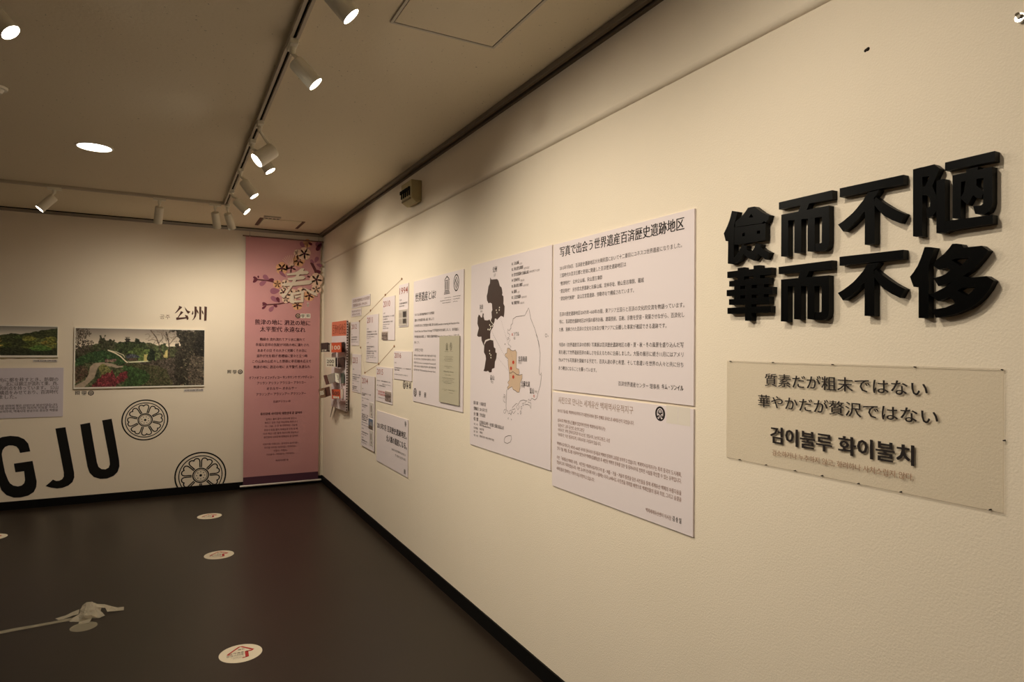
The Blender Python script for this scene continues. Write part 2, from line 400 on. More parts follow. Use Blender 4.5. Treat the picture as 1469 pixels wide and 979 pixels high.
spotlight((TX, 1.02, ZT), (TX, 1.02, ZT-.085), (TX+.105, 1.02, ZT-.20), 'track spotlight above the frame, lighting the raised black characters', E_TRACK*.70, size=140)
spotlight((TX, .1, ZT), (TX, .1, ZT-.085), (TX+.105, .1, ZT-.20), 'track spotlight behind the frame edge at the near end of the right wall', E_TRACK*.12)
L = onZ(369, 230, 2.50); tl = onZ(393, 214.5, 2.575); 
spotlight((TX, 3.70, ZT), tl, tl+(L-tl).normalized()*.12, 'wide-headed track spotlight turned away to the left, seen side-on', E_TRACK*.4, rad=.042, size=110)
# lamps on the cross track
for mx, dx, dy, lab, en in ((-.79, -.10, -.02, 'white spotlight with glowing lens at the left end of the cross track', .9),
                            (-.08, -.012, .075, 'unlit-looking spotlight near the middle of the cross track, turned to the far wall', 1.0),
                            (.335, .022, .07, 'left one of two close spotlights at the track corner, turned to the far wall', 1.0),
                            (.432, .045, .07, 'right one of two close spotlights at the track corner, turned to the banner', 1.0)):
    tail = Vector((mx, TY+.0, ZT-.075))
    dv = Vector((dx, dy, -.12)).normalized()*.14
    spotlight((mx, TY, ZT), tail, tail+dv, lab, E_BACK*en, size=134)
# lamps on the left track (first shows at the top left corner; two unseen ones added as fill)
L = onZ(15.5, 47, 2.55); dl = Vector((.64, -.16, -.72)).normalized()
spotlight((LT, (L-dl*.125).y+.01, ZT), L-dl*.125, L, 'white track spotlight cut by the top left corner of the frame', E_TRACK*3.2, size=104)
for yy, lb in ((1.55, 'track spotlight on the left track, above the frame, turned to the right wall'), (.35, 'track spotlight on the left track beside the camera, turned to the right wall')):
    q = Vector((LT, yy, ZT-.08)); spotlight((LT, yy, ZT), q, q+dl*.125, lb, E_TRACK*(.8 if yy > 1 else .15), size=100)
p = onZ(-6.5, 130.5, 2.70)
T_ = thing('ceiling_sensor', 'edge of a small round white ceiling sensor at the left frame edge', 'sensor', (p.x, p.y, ZC-.03))
g = Geo(); g.cyl((p.x, p.y, ZC-.0005), (p.x, p.y, ZC-.012), .048, .046, n=28); g.build('sensor_base', M_WHITE, T_)
g = Geo(); g.cyl((p.x, p.y, ZC-.012), (p.x, p.y, ZC-.030), .034, .024, n=28); g.build('sensor_dome', M_WHITE, T_)

# ------------------------------------------------------------------ raised black characters on the right wall
TH = .021
def crop(x0, y0, s, off=TH):
    return lambda pts: [onR(x0+p[0]/s, y0+p[1]/s, off) for p in pts]
def character(label, strokes, f, dz=0.0, du=0.0, holes={}):
    pl = [[(u+du, z+dz) for u, z in f(st)] for st in strokes]
    zmin = min(z for q in pl for u, z in q); uc = sum(u for q in pl for u, z in q)/sum(len(q) for q in pl)
    T_ = thing('raised_character', label, 'letter', P3('R', uc, zmin, 0), 'raised black characters')
    g = Geo()
    for i, q in enumerate(pl):
        h = [[(u+du, z+dz) for u, z in f(hh)] for hh in holes.get(i, [])]
        prism(g, 'R', q, .0008, TH-i*.00012, h, 0, 1)
    o = g.build('character_body', None, T_, mats=[M_BLACK, M_EDGE]); return T_
f1 = crop(1030, 285, 9.789)
character('raised black character at top left, person radical beside a roofed shape', [
 [(195,172),(275,186),(252,280),(228,370),(222,600),(222,925),(137,915),(143,600),(108,597),(82,490),(125,400),(160,310),(180,240)],
 [(420,130),(470,118),(512,112),(560,150),(620,195),(670,218),(725,235),(705,290),(675,335),(640,318),(620,345),(400,375),(300,392),(240,405),(240,330),(335,245),(380,190)],
 [(228,405),(300,398),(668,345),(664,582),(300,645),(228,650)],
 [(335,650),(405,665),(398,720),(360,780),(300,872),(215,920),(225,830),(285,745),(320,690)],
 [(385,700),(430,735),(480,752),(555,800),(498,872),(430,842),(375,800),(350,760)],
 [(528,628),(605,643),(590,700),(560,790),(500,868),(445,800),(470,750),(510,690)],
 [(598,682),(640,715),(720,758),(668,858),(600,812),(550,770)]], f1,
 holes={1: [[(430,270),(466,213),(498,262)]], 2: [[(340,490),(375,482),(375,525),(340,532)], [(545,455),(592,447),(592,490),(545,497)]]})
f2 = crop(1030, 375, 9.789)
character('raised black character at lower left, stacked crossbars on one stem', [
 [(130,148),(400,118),(748,86),(748,186),(400,212),(130,236)],
 [(275,96),(365,84),(365,300),(275,300)], [(498,62),(588,54),(588,300),(498,300)],
 [(155,280),(715,228),(715,318),(155,356)], [(120,405),(762,358),(760,458),(120,490)], [(152,535),(720,498),(722,598),(152,613)],
 [(130,655),(740,628),(738,720),(130,740)],
 [(225,262),(310,255),(310,590),(225,595)], [(382,250),(470,245),(468,836),(376,836)], [(545,240),(640,235),(640,585),(545,590)]], f2)
f3 = crop(1110, 265, 8.9)
ER = [[(65,228),(748,70),(748,182),(65,318)], [(340,262),(452,238),(430,300),(405,340),(310,350),(330,300)],
 [(95,385),(705,266),(705,395),(610,408),(520,425),(95,468)],
 [(95,440),(182,430),(182,916),(92,918)], [(262,430),(350,420),(350,872),(260,872)], [(432,410),(521,400),(521,853),(430,853)],
 [(612,400),(706,390),(706,720),(695,790),(672,825),(640,845),(590,852),(527,848),(527,752),(590,750),(610,740)]]
character('raised black character, second in upper row, bar over four comb-like legs', ER, f3)
du3 = onR(1110+65/8.9, 265+228/8.9, TH); d2 = onR(1116.4, 385.3, TH); e3 = onR(1110+748/8.9, 265+70/8.9, TH); e2 = onR(1198.6, 370.8, TH)
DZ3 = ((d2[1]-du3[1])+(e2[1]-e3[1]))/2
character('raised black character, second in lower row, bar over four comb-like legs', ER, f3, dz=DZ3)
f4 = crop(1195, 240, 8.157)
BU = [[(78,248),(825,88),(825,196),(78,352)],
 [(400,300),(540,265),(520,305),(478,362),(484,430),(440,470),(360,525),(300,600),(215,685),(118,753),(58,672),(110,638),(180,580),(230,535),(275,485),(315,435),(355,385)],
 [(372,470),(486,400),(486,898),(370,908)],
 [(484,372),(500,350),(560,395),(645,450),(700,482),(760,512),(842,546),(785,656),(690,620),(600,572),(540,515),(484,445)]]
character('raised black character, third in upper row, bar over three spreading legs', BU, f4)
a3 = onR(1195+78/8.157, 240+248/8.157, TH); b3 = onR(1030+567/3.264, 200+552/3.264, TH); a4 = onR(1195+825/8.157, 240+88/8.157, TH); b4 = onR(1030+865/3.264, 200+516/3.264, TH)
DZ4 = ((b3[1]-a3[1])+(b4[1]-a4[1]))/2
character('raised black character, third in lower row, bar over three spreading legs', BU, f4, dz=DZ4)
f5 = crop(1300, 210, 6.993)
character('raised black character at top right, with a boxed frame on its right half', [
 [(68,232),(162,208),(162,904),(68,905)],
 [(150,213),(282,180),(335,222),(300,300),(262,400),(300,490),(308,560),(300,650),(265,700),(205,718),(200,620),(238,605),(240,520),(200,492),(150,492),(150,410),(190,402),(232,300),(150,310)],
 [(302,350),(340,332),(387,327),(387,872),(302,872)],
 [(380,752),(868,686),(868,776),(440,845),(380,872)],
 [(388,163),(888,46),(888,150),(388,245)], [(600,232),(722,205),(702,260),(600,285)],
 [(463,292),(862,203),(862,300),(463,372)], [(463,340),(548,325),(545,722),(462,722)],
 [(772,280),(862,260),(862,560),(852,610),(828,655),(780,682),(690,678),(668,600),(745,592),(768,575)],
 [(595,330),(705,310),(700,400),(668,490),(612,590),(540,520),(575,460)],
 [(680,370),(712,400),(775,455),(752,520),(700,518),(645,470)]], f5)
f6 = crop(1295, 340, 7.255)
character('raised black character at lower right, sweeping diagonal strokes', [
 [(228,105),(280,106),(332,112),(302,210),(270,300),(270,845),(165,845),(165,525),(112,520),(75,415),(115,365),(155,300),(185,230),(210,160)],
 [(515,72),(560,70),(612,76),(632,112),(822,92),(890,142),(830,225),(765,300),(700,360),(560,450),(460,490),(370,512),(318,430),(400,408),(448,385),(492,345),(470,318),(370,340),(318,300),(345,245),(430,175),(480,120)],
 [(700,425),(870,408),(945,455),(900,545),(830,635),(760,700),(690,745),(560,800),(450,828),(345,842),(300,757),(440,737),(545,692),(520,655),(475,628),(420,650),(365,668),(300,618),(272,600),(350,570),(430,530),(500,478),(600,400)]], f6,
 holes={1: [[(508,242),(545,228),(690,216),(645,262),(600,300)]], 2: [[(568,560),(618,530),(755,524),(720,570),(668,610)]]})

# ------------------------------------------------------------------ clear acrylic sheet with lettering
def clear_mat():
    m = bpy.data.materials.new('clear_acrylic'); m.use_nodes = True; nt = m.node_tree; nt.nodes.clear()
    t = nt.nodes.new('ShaderNodeBsdfTransparent'); t.inputs[0].default_value = (.965, .96, .95, 1)
    gl = nt.nodes.new('ShaderNodeBsdfGlossy'); gl.inputs['Roughness'].default_value = .22
    lw = nt.nodes.new('ShaderNodeLayerWeight'); lw.inputs[0].default_value = .5; pw = nt.nodes.new('ShaderNodeMath'); pw.operation = 'POWER'; pw.inputs[1].default_value = 5
    nt.links.new(lw.outputs['Facing'], pw.inputs[0]); fr = nt.nodes.new('ShaderNodeMath'); fr.operation = 'MULTIPLY_ADD'; fr.inputs[1].default_value = .8; fr.inputs[2].default_value = .025; nt.links.new(pw.outputs[0], fr.inputs[0])
    mx = nt.nodes.new('ShaderNodeMixShader'); o = nt.nodes.new('ShaderNodeOutputMaterial')
    nt.links.new(fr.outputs[0], mx.inputs[0]); nt.links.new(t.outputs[0], mx.inputs[1]); nt.links.new(gl.outputs[0], mx.inputs[2]); nt.links.new(mx.outputs[0], o.inputs[0]); return m
u0, u1, z0, z1 = -1.4225, -.687, 1.1695, 1.4625
A = thing('acrylic_sheet', 'clear acrylic sheet with black Japanese and Korean lines pinned under the raised characters', 'sign', P3('R', (u0+u1)/2, z0, .001))
fix_normals(slab('R', u0, u1, z0, z1, .0030, .0045).build('sheet', clear_mat(), A))
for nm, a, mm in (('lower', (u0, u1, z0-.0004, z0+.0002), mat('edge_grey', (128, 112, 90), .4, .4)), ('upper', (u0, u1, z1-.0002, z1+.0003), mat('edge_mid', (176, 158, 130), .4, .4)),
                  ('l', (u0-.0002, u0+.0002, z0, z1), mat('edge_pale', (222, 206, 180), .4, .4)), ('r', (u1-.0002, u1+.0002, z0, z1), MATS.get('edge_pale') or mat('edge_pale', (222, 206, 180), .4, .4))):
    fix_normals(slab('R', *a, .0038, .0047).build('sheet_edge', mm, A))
def cr(x, y): return onR(1030+x/3.346, 500+y/3.346, .005)
ink = Ink('R', .0050)
def fit(ink, st, xa, ya, xb, yb, h, **k):    # line from its bottom-left and bottom-right points in the close-up
    p, q = cr(xa, ya), cr(xb, yb); ink.text(st, p[0], q[0], (p[1]+q[1])/2, h, **k)
hh = cr(640, 145)[1]-cr(640, 213)[1]
fit(ink, '質素だが粗末ではない', 224, 188, 1005, 226, hh, serif=.035)
fit(ink, '華やかだが贅沢ではない', 192, 288, 1055, 362, hh, serif=.035)
fit(ink, '검이불루 화이불치', 250, 455, 938, 562, (cr(640, 430)[1]-cr(640, 520)[1])*.98, thick=.012, serif=.05)
ink.build('lettering', M_INK, A)
ink = Ink('R', .0050); fit(ink, '검소하거나 누추하지 않고, 화려하나 사치스럽지 않다.', 260, 512, 940, 640, .0165, serif=.02)
o = ink.build('lettering', mat('ink_faded', (160, 124, 98), .7, .2), A); o['label'] = 'faded brown Korean line'
for x, y in ((58,62),(262,68),(548,78),(943,90),(1362,103),(1372,443),(1305,775),(875,690),(672,650),(497,612),(367,588),(228,560),(102,535)):
    p = cr(x, y); c = P3('R', p[0], p[1], .0); g = Geo(); g.cyl(c, c-Vector((.007, 0, 0)), .0016, .0013, n=8); g.build('pin', M_INK, A)

# ------------------------------------------------------------------ emblem and seal drawing
def emblem(kb, kw, c, r):      # round black mark with a pale arch, as printed in the show
    kb.disc(c, r, n=36)
    q = lambda x, y: (c[0]+x*r, c[1]+y*r)
    arch = [(-.50, -.30), (-.56, .0), (-.50, .32), (-.32, .56), (0, .68), (.32, .56), (.50, .32), (.56, .0), (.50, -.30)]
    kw.stroke([q(*a) for a in catmull(arch, 4)], .13*r)
    kw.stroke([q(*a) for a in catmull([(-.50, -.10), (-.30, -.10), (-.16, -.25), (-.20, -.55), (-.34, -.66), (-.44, -.52)], 4)], .13*r)
    kw.stroke([q(*a) for a in catmull([(.50, -.10), (.30, -.10), (.16, -.25), (.20, -.55), (.34, -.66), (.44, -.52)], 4)], .13*r)
    kw.stroke([q(*a) for a in catmull([(-.17, .10), (-.20, .34), (0, .42), (.20, .34), (.17, .10)], 4)], .10*r)
    kw.stroke([q(0, .12), q(0, .36)], .09*r)
def seal(k, c, s, seed=0):     # square seal-script mark
    a = s/2; L = lambda x0, y0, x1, y1, w=.13: k.stroke([(c[0]+x0*a, c[1]+y0*a), (c[0]+x1*a, c[1]+y1*a)], w*s)
    for y in (.9, .45, 0, -.45): L(-.95, y, .95, y, .09)
    L(-.8, .9, -.8, -.5); L(.8, .9, .8, -.5); L(0, .9, 0, -.95, .12)
    if seed: L(-.4, .45, -.4, 0); L(-.5, -.5, -.9, -.95); L(.5, -.5, .9, -.95)
    else: L(.4, 0, .4, -.45); L(-.7, -.95, .7, -.95, .09)

# ------------------------------------------------------------------ the two large text panels
TB = .006
r = rectpx('R', 794.0, 997.3-.0, 352.0, 298.3, 560.5, 0, TB)
a_, b_, c_, d_ = onR(794, 352, TB), onR(997.0, 298.3, TB), onR(793.2, 560.4, TB), onR(994.3, 580.6, TB)
rU = ((a_[0]+c_[0])/2, (b_[0]+d_[0])/2, (c_[1]+d_[1])/2, (a_[1]+b_[1])/2)
T1 = board('text_board', 'large pale panel of black Japanese text, upper one right of the map panel', 'panel', 'R', rU, TB-.0005)
def q1(x, y): return onR(790+x/6.995, 310+y/6.995, TB)
def q2(x, y): return onR(790+x/6.529, 430+y/6.529, TB)
def q3(x, y): return onR(790+x/6.995, 570+y/6.995, TB)
def q4(x, y): return onR(790+x/6.995, 640+y/6.995, TB)
def lnfit(ink, q, st, xa, xb, y, h, **k):     # y = pair of baselines at both ends
    p, s_ = q(xa, y[0]), q(xb, y[1]); ink.text(st, p[0], s_[0], (p[1]+s_[1])/2, h, **k)
ink = Ink('R', TB+.0003)
lnfit(ink, q1, '写真で出会う世界遺産百済歴史遺跡地区', 92, 1338, (412, 140), .043, serif=.05)
ink.build('lettering', M_INK, T1)['label'] = 'large serif Japanese title'
ink = Ink('R', TB+.0003); H = .0172
for q, st, xa, xb, y in (
 (q1, '2015年7月8日、百済歴史遺跡地区が大韓民国において十二番目にユネスコ世界遺産になりました。', 92, 1318, (545, 318)),
 (q1, '三国時代の百済王都と密接に関連した百済歴史遺跡地区は', 92, 757, (620, 508)),
 (q1, '“熊津時代”　公州公山城、宋山里古墳群', 92, 518, (698, 640)),
 (q1, '“泗沘時代”　扶余官北里遺跡と扶蘇山城、定林寺址、陵山里古墳群、羅城', 92, 935, (776, 667)),
 (q1, '“泗沘時代後期”　益山王宮里遺跡、弥勒寺址で構成されています。', 92, 835, (852, 768)),
 (q2, '百済の歴史遺跡地区は475年~660年の間、東アジア王国らと百済の文化的交流を物語っています。', 84, 1252, (158, 72)),
 (q2, '特に、百済歴史遺跡地区は中国の都市計画、建築技術、芸術、宗教を受容・発展させながら、百済化し', 82, 1252, (228, 165)),
 (q2, 'た後、洗練された百済の文化を日本及び東アジアに伝播した事実が確認できる遺跡です。', 80, 1085, (300, 266)),
 (q2, '今回の《世界遺産百済の四季》写真展は百済歴史遺跡地区の春・夏・秋・冬の風景を盛り込んだ写', 78, 1245, (445, 444)),
 (q2, '真を通じて世界遺産百済の美しさを伝えるために企画しました。大阪の展示に続き11月にはアメリ', 76, 1243, (517, 533)),
 (q2, 'カLAででも写真展を開催する予定で、百済人達の夢と希望、そして息遣いを世界の人々と共に分ち', 74, 1243, (588, 630)),
 (q2, 'あう機会になることを願っています。', 74, 430, (662, 680)),
 (q2, '百済世界遺産センター 理事長', 634, 1020, (812, 838))):
    lnfit(ink, q, st, xa, xb, y, H, serif=.012)
lnfit(ink, q2, 'キム・ソンイル', 1040, 1242, (842, 855), .0185, thick=.012, serif=.05)
ink.build('lettering', mat('ink_grey', (66, 56, 54), .7, .2), T1)

a_, b_, c_, d_ = onR(793, 562.7, TB), onR(994.5, 587.2, TB), onR(790.8, 697.5, TB), onR(991.1, 768.4, TB)
rL = (rU[0], rU[1], (c_[1]+d_[1])/2, (a_[1]+b_[1])/2)
T2 = board('text_board', 'large pale panel of brown Korean text, lower one right of the map panel', 'panel', 'R', rL, TB-.0005)
ink = Ink('R', TB+.0003)
lnfit(ink, q3, '사진으로 만나는 세계유산 백제역사유적지구', 76, 828, (72, 160), .0285, serif=.01)
ink.build('lettering', mat('ink_tan', (158, 128, 112), .7, .2), T2)['label'] = 'large thin brown Korean title'
ink = Ink('R', TB+.0003); H = .0155
for q, st, xa, xb, y in (
 (q3, '2015년 7월 8일, 백제역사유적지구가 대한민국에서 열두 번째로 유네스코 세계유산이 되었습니다.', 70, 836, (158, 276)),
 (q3, '삼국시대 백제 왕도(王都)와 밀접하게 연관된 백제역사유적지구는', 70, 550, (254, 336)),
 (q3, '‘웅진시기’, 공주 공산성, 송산리고분군', 72, 338, (302, 350)),
 (q3, '‘사비시기’, 부여 관북리유적과 부소산성, 정림사지, 능산리고분군, 나성', 70, 592, (350, 450)),
 (q3, '‘사비후기’, 익산 왕궁리유적, 미륵사지로 구성되어 있습니다.', 70, 505, (398, 485)),
 (q4, '백제역사유적지구는 475년~660년 사이의 동아시아 왕국들과 백제의 문화적 교류를 보여주고 있습니다. 백제역사유적지구는 특히 중국의 도시계획,', 64, 1312, (2, 302)),
 (q4, '건축 기술, 예술, 종교를 수용하여 발전시켜 백제화(百濟化)한 후 세련된 백제의 문화를 일본 및 동아시아로 전파한 사실을 확인할 수 있는 유적입니다.', 64, 1312, (50, 366)),
 (q4, '이번 「세계유산 백제의 사계」 사진전은 백제역사유적지구의 봄・여름・가을・겨울의 풍경을 담은 사진들을 통해 세계유산 백제의 아름다움을', 62, 1312, (140, 488)),
 (q4, '전달하고자 기획하였습니다. 이번 오사카 전시에 이어 11월에는 미국 LA에서도 사진전을 개최할 예정으로 백제인들의 꿈과 희망, 그리고 숨결을', 62, 1312, (190, 552)),
 (q4, '세계인들과 함께하는 기회가 되길 희망하고 있습니다.', 60, 440, (246, 358)),
 (q4, '백제세계유산센터 이사장', 955, 1210, (662, 752))):
    lnfit(ink, q, st, xa, xb, y, H, serif=.018)
ink.build('lettering', M_BROWN, T2)
ink = Ink('R', TB+.0003); lnfit(ink, q4, '김 송 일', 1222, 1310, (755, 782), .0175, thick=.012, serif=.05); ink.build('lettering', MATS['ink_grey'], T2)
kb = Ink('R', TB+.0003); kw = Ink('R', TB+.0006); c = onR(930+335/19.59, 575+370/19.59, TB); emblem(kb, kw, c, .0255)
e = kb.build('emblem', M_INK, T2); kw.build('emblem_lines', M_BOARD, e)
for i, x in enumerate((670, 1010)):           # blank patches where the codes were printed
    p = onR(930+x/19.59, 575+(400+45*i)/19.59, TB); k = Ink('R', TB+.0003)
    k.poly([(p[0]-.028, p[1]-.030), (p[0]+.028, p[1]-.030), (p[0]+.028, p[1]+.030), (p[0]-.028, p[1]+.030)]); k.build('blank_patch', mat('patch_cream', (224, 214, 204), .7, .2), T2)

# ------------------------------------------------------------------ map panel
a_, b_, c_, d_ = onR(677.1, 380.9, TB), onR(792.9, 351.6, TB), onR(673.1, 637.5, TB), onR(788.5, 674.5, TB)
rM = ((a_[0]+c_[0])/2, (b_[0]+d_[0])/2, (c_[1]+d_[1])/2, (a_[1]+b_[1])/2)
T3 = board('map_board', 'tall pale panel with a peninsula outline map and three dark districts', 'panel', 'R', rM, TB-.0005)
def m5(x, y): return onR(660+x/2.879, 340+y/2.879, TB)
def m6(x, y): return onR(675+x/6.527, 350+y/6.527, TB)
def m7(x, y): return onR(670+x/5.439, 480+y/5.439, TB)
def mp(f, pts): return [f(*p) for p in pts]
GJ = mp(m6, [(185,315),(197,335),(250,330),(262,345),(275,395),(292,410),(300,460),(296,480),(308,490),(310,530),(308,560),(320,585),(318,640),(312,690),(300,680),(285,675),(260,700),(248,715),(240,700),(228,700),(225,730),(215,752),(200,750),(190,720),(200,690),(196,640),(205,620),(200,560),(185,552),(168,557),(155,530),(152,490),(160,460),(168,400),(182,370)])
BY = mp(m6, [(78,662),(90,672),(98,690),(108,690),(115,650),(125,655),(122,680),(132,715),(160,718),(180,708),(195,735),(215,755),(212,780),(190,815),(185,850),(185,890),(165,892),(145,900),(132,920),(125,958),(118,940),(104,905),(102,870),(75,872),(62,860),(68,830),(78,790),(65,750),(68,690)])
IK = mp(m7, [(180,42),(205,48),(210,100),(222,110),(222,140),(233,148),(228,190),(218,215),(215,262),(195,270),(192,295),(175,298),(165,285),(148,290),(128,285),(135,270),(140,240),(148,190),(145,165),(132,140),(135,80),(150,55)])
for nm, pts, lb in (('district_shape', GJ, 'upper dark brown district'), ('district_shape', BY, 'left dark brown district'), ('district_shape', IK, 'lower dark district')):
    k = Ink('R', TB+.0003); k.poly(pts); k.build(nm, mat('ink_umber', (62, 44, 38), .5, .4), T3)['label'] = lb
k = Ink('R', TB+.0007)     # pale site dots and borders
for x, y in ((272,597),(242,622),(270,620),(248,645),(180,760),(190,775),(205,770),(165,802),(180,805),(188,795)):
    k.disc(m6(x, y), .0055, .0045, 8)
for x, y in ((176,128),(178,150),(187,162),(187,182)): k.disc(m7(x, y), .0055, .0045, 8)
k.stroke(mp(m6, [(180,708),(190,725),(205,745),(215,758)]), .003); k.stroke(mp(m6, [(215,905),(205,895),(170,895),(140,905),(130,930),(128,965)]), .003)
k.build('map_dots', M_PAPER, T3)['kind'] = 'stuff'
TAN = mp(m7, [(315,108),(330,108),(345,125),(360,130),(378,122),(388,140),(386,200),(385,265),(405,272),(410,300),(405,318),(432,312),(430,345),(415,380),(415,420),(408,452),(392,452),(380,440),(360,430),(352,408),(330,420),(318,432),(315,415),(328,395),(318,375),(332,355),(330,300),(322,240),(320,190),(300,172),(296,155),(312,145)])
k = Ink('R', TB+.0003); k.poly(TAN); k.build('province_shape', mat('ink_sand', (206, 178, 152), .7, .2), T3)['label'] = 'sand-coloured provinces'
k = Ink('R', TB+.0006); LW = .0022
k.stroke(TAN, .0024, True); k.stroke(mp(m7, [(330,300),(345,302),(358,290),(372,300),(390,315),(405,316)]), .003)
coast = mp(m6, [(375,975),(380,965),(352,935),(372,900),(358,880),(370,850),(348,835),(350,800),(362,815),(380,790),(378,765),(395,745),(398,705),(430,682),(510,672),(525,640),(545,600),(552,625),(565,700),(600,790),(625,870),(645,970)])
east = mp(m7, [(540,0),(560,60),(572,150),(568,230),(562,300),(572,320),(580,298),(582,320),(572,400),(560,440),(552,470),(545,500),(530,512),(505,498),(495,520),(480,505),(478,530),(500,535),(498,580),(488,555),(470,545),(455,550),(452,530),(468,520),(440,512),(415,520),(402,545),(408,570),(398,590),(385,565),(400,545),(385,540),(355,570),(352,590),(375,580),(378,600),(362,620),(355,600),(348,612),(345,630),(335,615),(322,620),(320,600),(308,590),(305,560),(308,500),(310,430)])
k.stroke(coast, LW); k.stroke(east, LW)
for pl in ([(288,468),(300,475),(302,490),(290,485)], [(283,485),(298,500),(300,535),(285,520)], [(290,590),(300,585),(306,600),(296,618),(286,608)], [(330,600),(345,590),(352,610),(340,625)],
           [(318,655),(325,650),(322,665)], [(344,660),(350,665),(346,670)], [(415,600),(422,595),(425,615),(417,625)], [(395,615),(402,618),(398,625)], [(432,540),(442,535),(445,550),(436,560)],
           [(420,565),(428,560),(430,580),(422,585)], [(300,800),(325,790),(345,792),(348,815),(338,840),(315,852),(292,842),(290,820)]):
    k.stroke(mp(m7, pl), LW, True)
for pl in ([(702,845),(715,845),(718,870),(705,875),(700,860)], [(724,862),(730,862),(728,870)], [(348,880),(356,880),(355,898),(347,898)], [(321,936),(328,936),(327,944),(320,944)]): k.stroke(mp(m6, pl), LW, True)
for a, b, f in (((282, 695), (350, 930), m6), ((196, 815), (280, 975), m6), ((300, 5), (362, 205), m7), ((205, 5), (320, 215), m7), ((240, 182), (325, 285), m7)):
    for i in range(16):
        t0, t1 = i/16, (i+.45)/16
        k.stroke([f(a[0]+(b[0]-a[0])*t0, a[1]+(b[1]-a[1])*t0), f(a[0]+(b[0]-a[0])*t1, a[1]+(b[1]-a[1])*t1)], .0014)
k.build('map_outline', mat('ink_line', (84, 70, 66), .7, .2), T3)
for x, y in ((362,218),(344,265),(362,332)):
    k = Ink('R', TB+.0009); k.disc(m7(x, y), .011, .009, 16); k.build('map_dot', M_RED, T3)['label'] = 'red round site mark'
for c_ in (m7(523, 482), m6(392, 850)):
    k = Ink('R', TB+.0006); k.ring(c_, .005, .003, 12); k.build('map_dot', M_RED, T3)['label'] = 'small red ring mark'
k = Ink('R', TB+.0004); ks = Ink('R', TB+.0004)
def mt(ik, f, st, xa, xb, y, h, **kk):
    p, s_ = f(xa, y), f(xb, y); s2 = f(xb, y-3); ik.text(st, p[0], s_[0], p[1], h, **kk)
for st, ko, y, xe, xk, yb in (('01. 公山城', '공산성', 205, 452, 483, 194), ('02. 宋山里古墳群', '송산리고분군', 257, 492, 552, 237), ('03. 官北里遺跡と扶蘇山城', '관북리유적과 부소산성', 310, 543, 645, 270), ('04. 定林寺址', '정림사지', 360, 460, 503, 352),
                           ('05. 陵山里古墳群', '능산리고분군', 414, 486, 545, 398), ('06. 羅城', '나성', 467, 432, 458, 460), ('07. 王宮里遺跡', '왕궁리유적', 520, 470, 525, 508), ('08. 弥勒寺址', '미륵사지', 572, 458, 502, 563)):
    mt(k, m6, st, 386, xe, y, .017, serif=.05); mt(ks, m6, ko, xe+8, xk, yb+4, .011)
mt(k, m6, '公州', 208, 246, 272, .030, serif=.05); mt(ks, m6, '공주', 218, 236, 310, .017)
mt(k, m6, '扶余', 86, 118, 615, .026, serif=.05); mt(ks, m6, '부여', 93, 110, 648, .014)
mt(k, m7, '益山', 180, 212, 355, .026, serif=.05); mt(ks, m7, '익산', 186, 205, 382, .015)
mt(k, m6, 'ソウル', 404, 455, 866, .022, serif=.04); mt(ks, m6, '서울', 402, 420, 898, .014)
mt(k, m7, '忠清南道', 400, 468, 210, .025, serif=.05); mt(ks, m7, '충청남도', 400, 428, 230, .013)
mt(k, m7, '全羅北道', 422, 490, 403, .025, serif=.05); mt(ks, m7, '전라북도', 422, 452, 418, .013)
mt(k, m7, '釜山', 488, 522, 460, .026, serif=.05); mt(ks, m7, '부산', 530, 550, 458, .013)
for a, b, y, xe in (('国 家', '大韓民国', 548, 146), ('登録日', '2015年7月', 592, 156), ('分 類', '文化遺産', 634, 143)):
    mt(k, m7, a, 52, 88, y-3, .019, serif=.08); mt(k, m7, b, 98, xe, y+6, .019, serif=.02)
mt(k, m7, '位 置', 52, 88, 670, .019, serif=.08); mt(k, m7, '忠清南道公州市・扶余郡, 全羅北道益山市', 98, 288, 697, .019, serif=.02)
for a, b, y, xe in (('국 가', '대한민국(Republic of Korea)', 708, 185), ('등재일', '2015년 7월', 738, 130), ('분 류', '문화유산', 765, 122), ('위 치', '충청남도 공주시・부여군, 전라북도 익산시', 795, 210)):
    mt(ks, m7, a, 52, 84, y-2, .012, serif=.08); mt(ks, m7, b, 98, xe, y+7, .012, serif=.05)
k.build('lettering', MATS['ink_grey'], T3); ks.build('lettering', M_INKS, T3)

# ------------------------------------------------------------------ "what is world heritage" panel
TS = .005
rW = rectpx('R', 592.9, 664.5, 404.7, 386.0, 576.0, 591.8, TS)
T4 = board('text_board', 'pale panel with two heritage emblems and a greenish certificate mounted on it', 'panel', 'R', rW, TS-.0005)
R4 = Rel('R', rW, TS)
k = R4.ink()
R4.text(k, '世界遺産とは?', .04, .49, .175, .072, serif=.05); k.build('lettering', M_INK, T4)
k = R4.ink()
for i, (st, xe) in enumerate((('ユネスコは人類の普遍的価値を有する自然遺産', .46), ('遺産および文化遺産を発掘、保護、保存しようと', .46), ('1972年世界文化および自然遺産の保護に関する条約(Convention concerning the Protection of the', .93),
                              ('World Cultural and Natural Heritage)で世界遺産条約を採択しました。世界遺産に', .93), ('世界遺産条約が規定した「顕著な普遍的価値(Outstanding Universal Value)」を持つ遺', .93), ('産のことです。', .14))):
    R4.text(k, st, .03, xe, .292+.0455*i, .021, serif=.03)
R4.text(k, '세계유산이란?', .04, .23, .585, .026)
for i, st in enumerate(('세계유산은 세계유산협약이 규정한 탁월한 보편적 가치를', '지닌 유산으로서 그 특성에 따라 문화유산, 자연유산,', '복합유산(Convention concerning the Protection)으로', '나뉘며, 유네스코 세계유산위원회가 인류 전체를 위해', '보호해야 할 가치(Outstanding Universal Value)')):
    R4.text(k, st, .02, .50, .625+.030*i, .016, serif=.03)
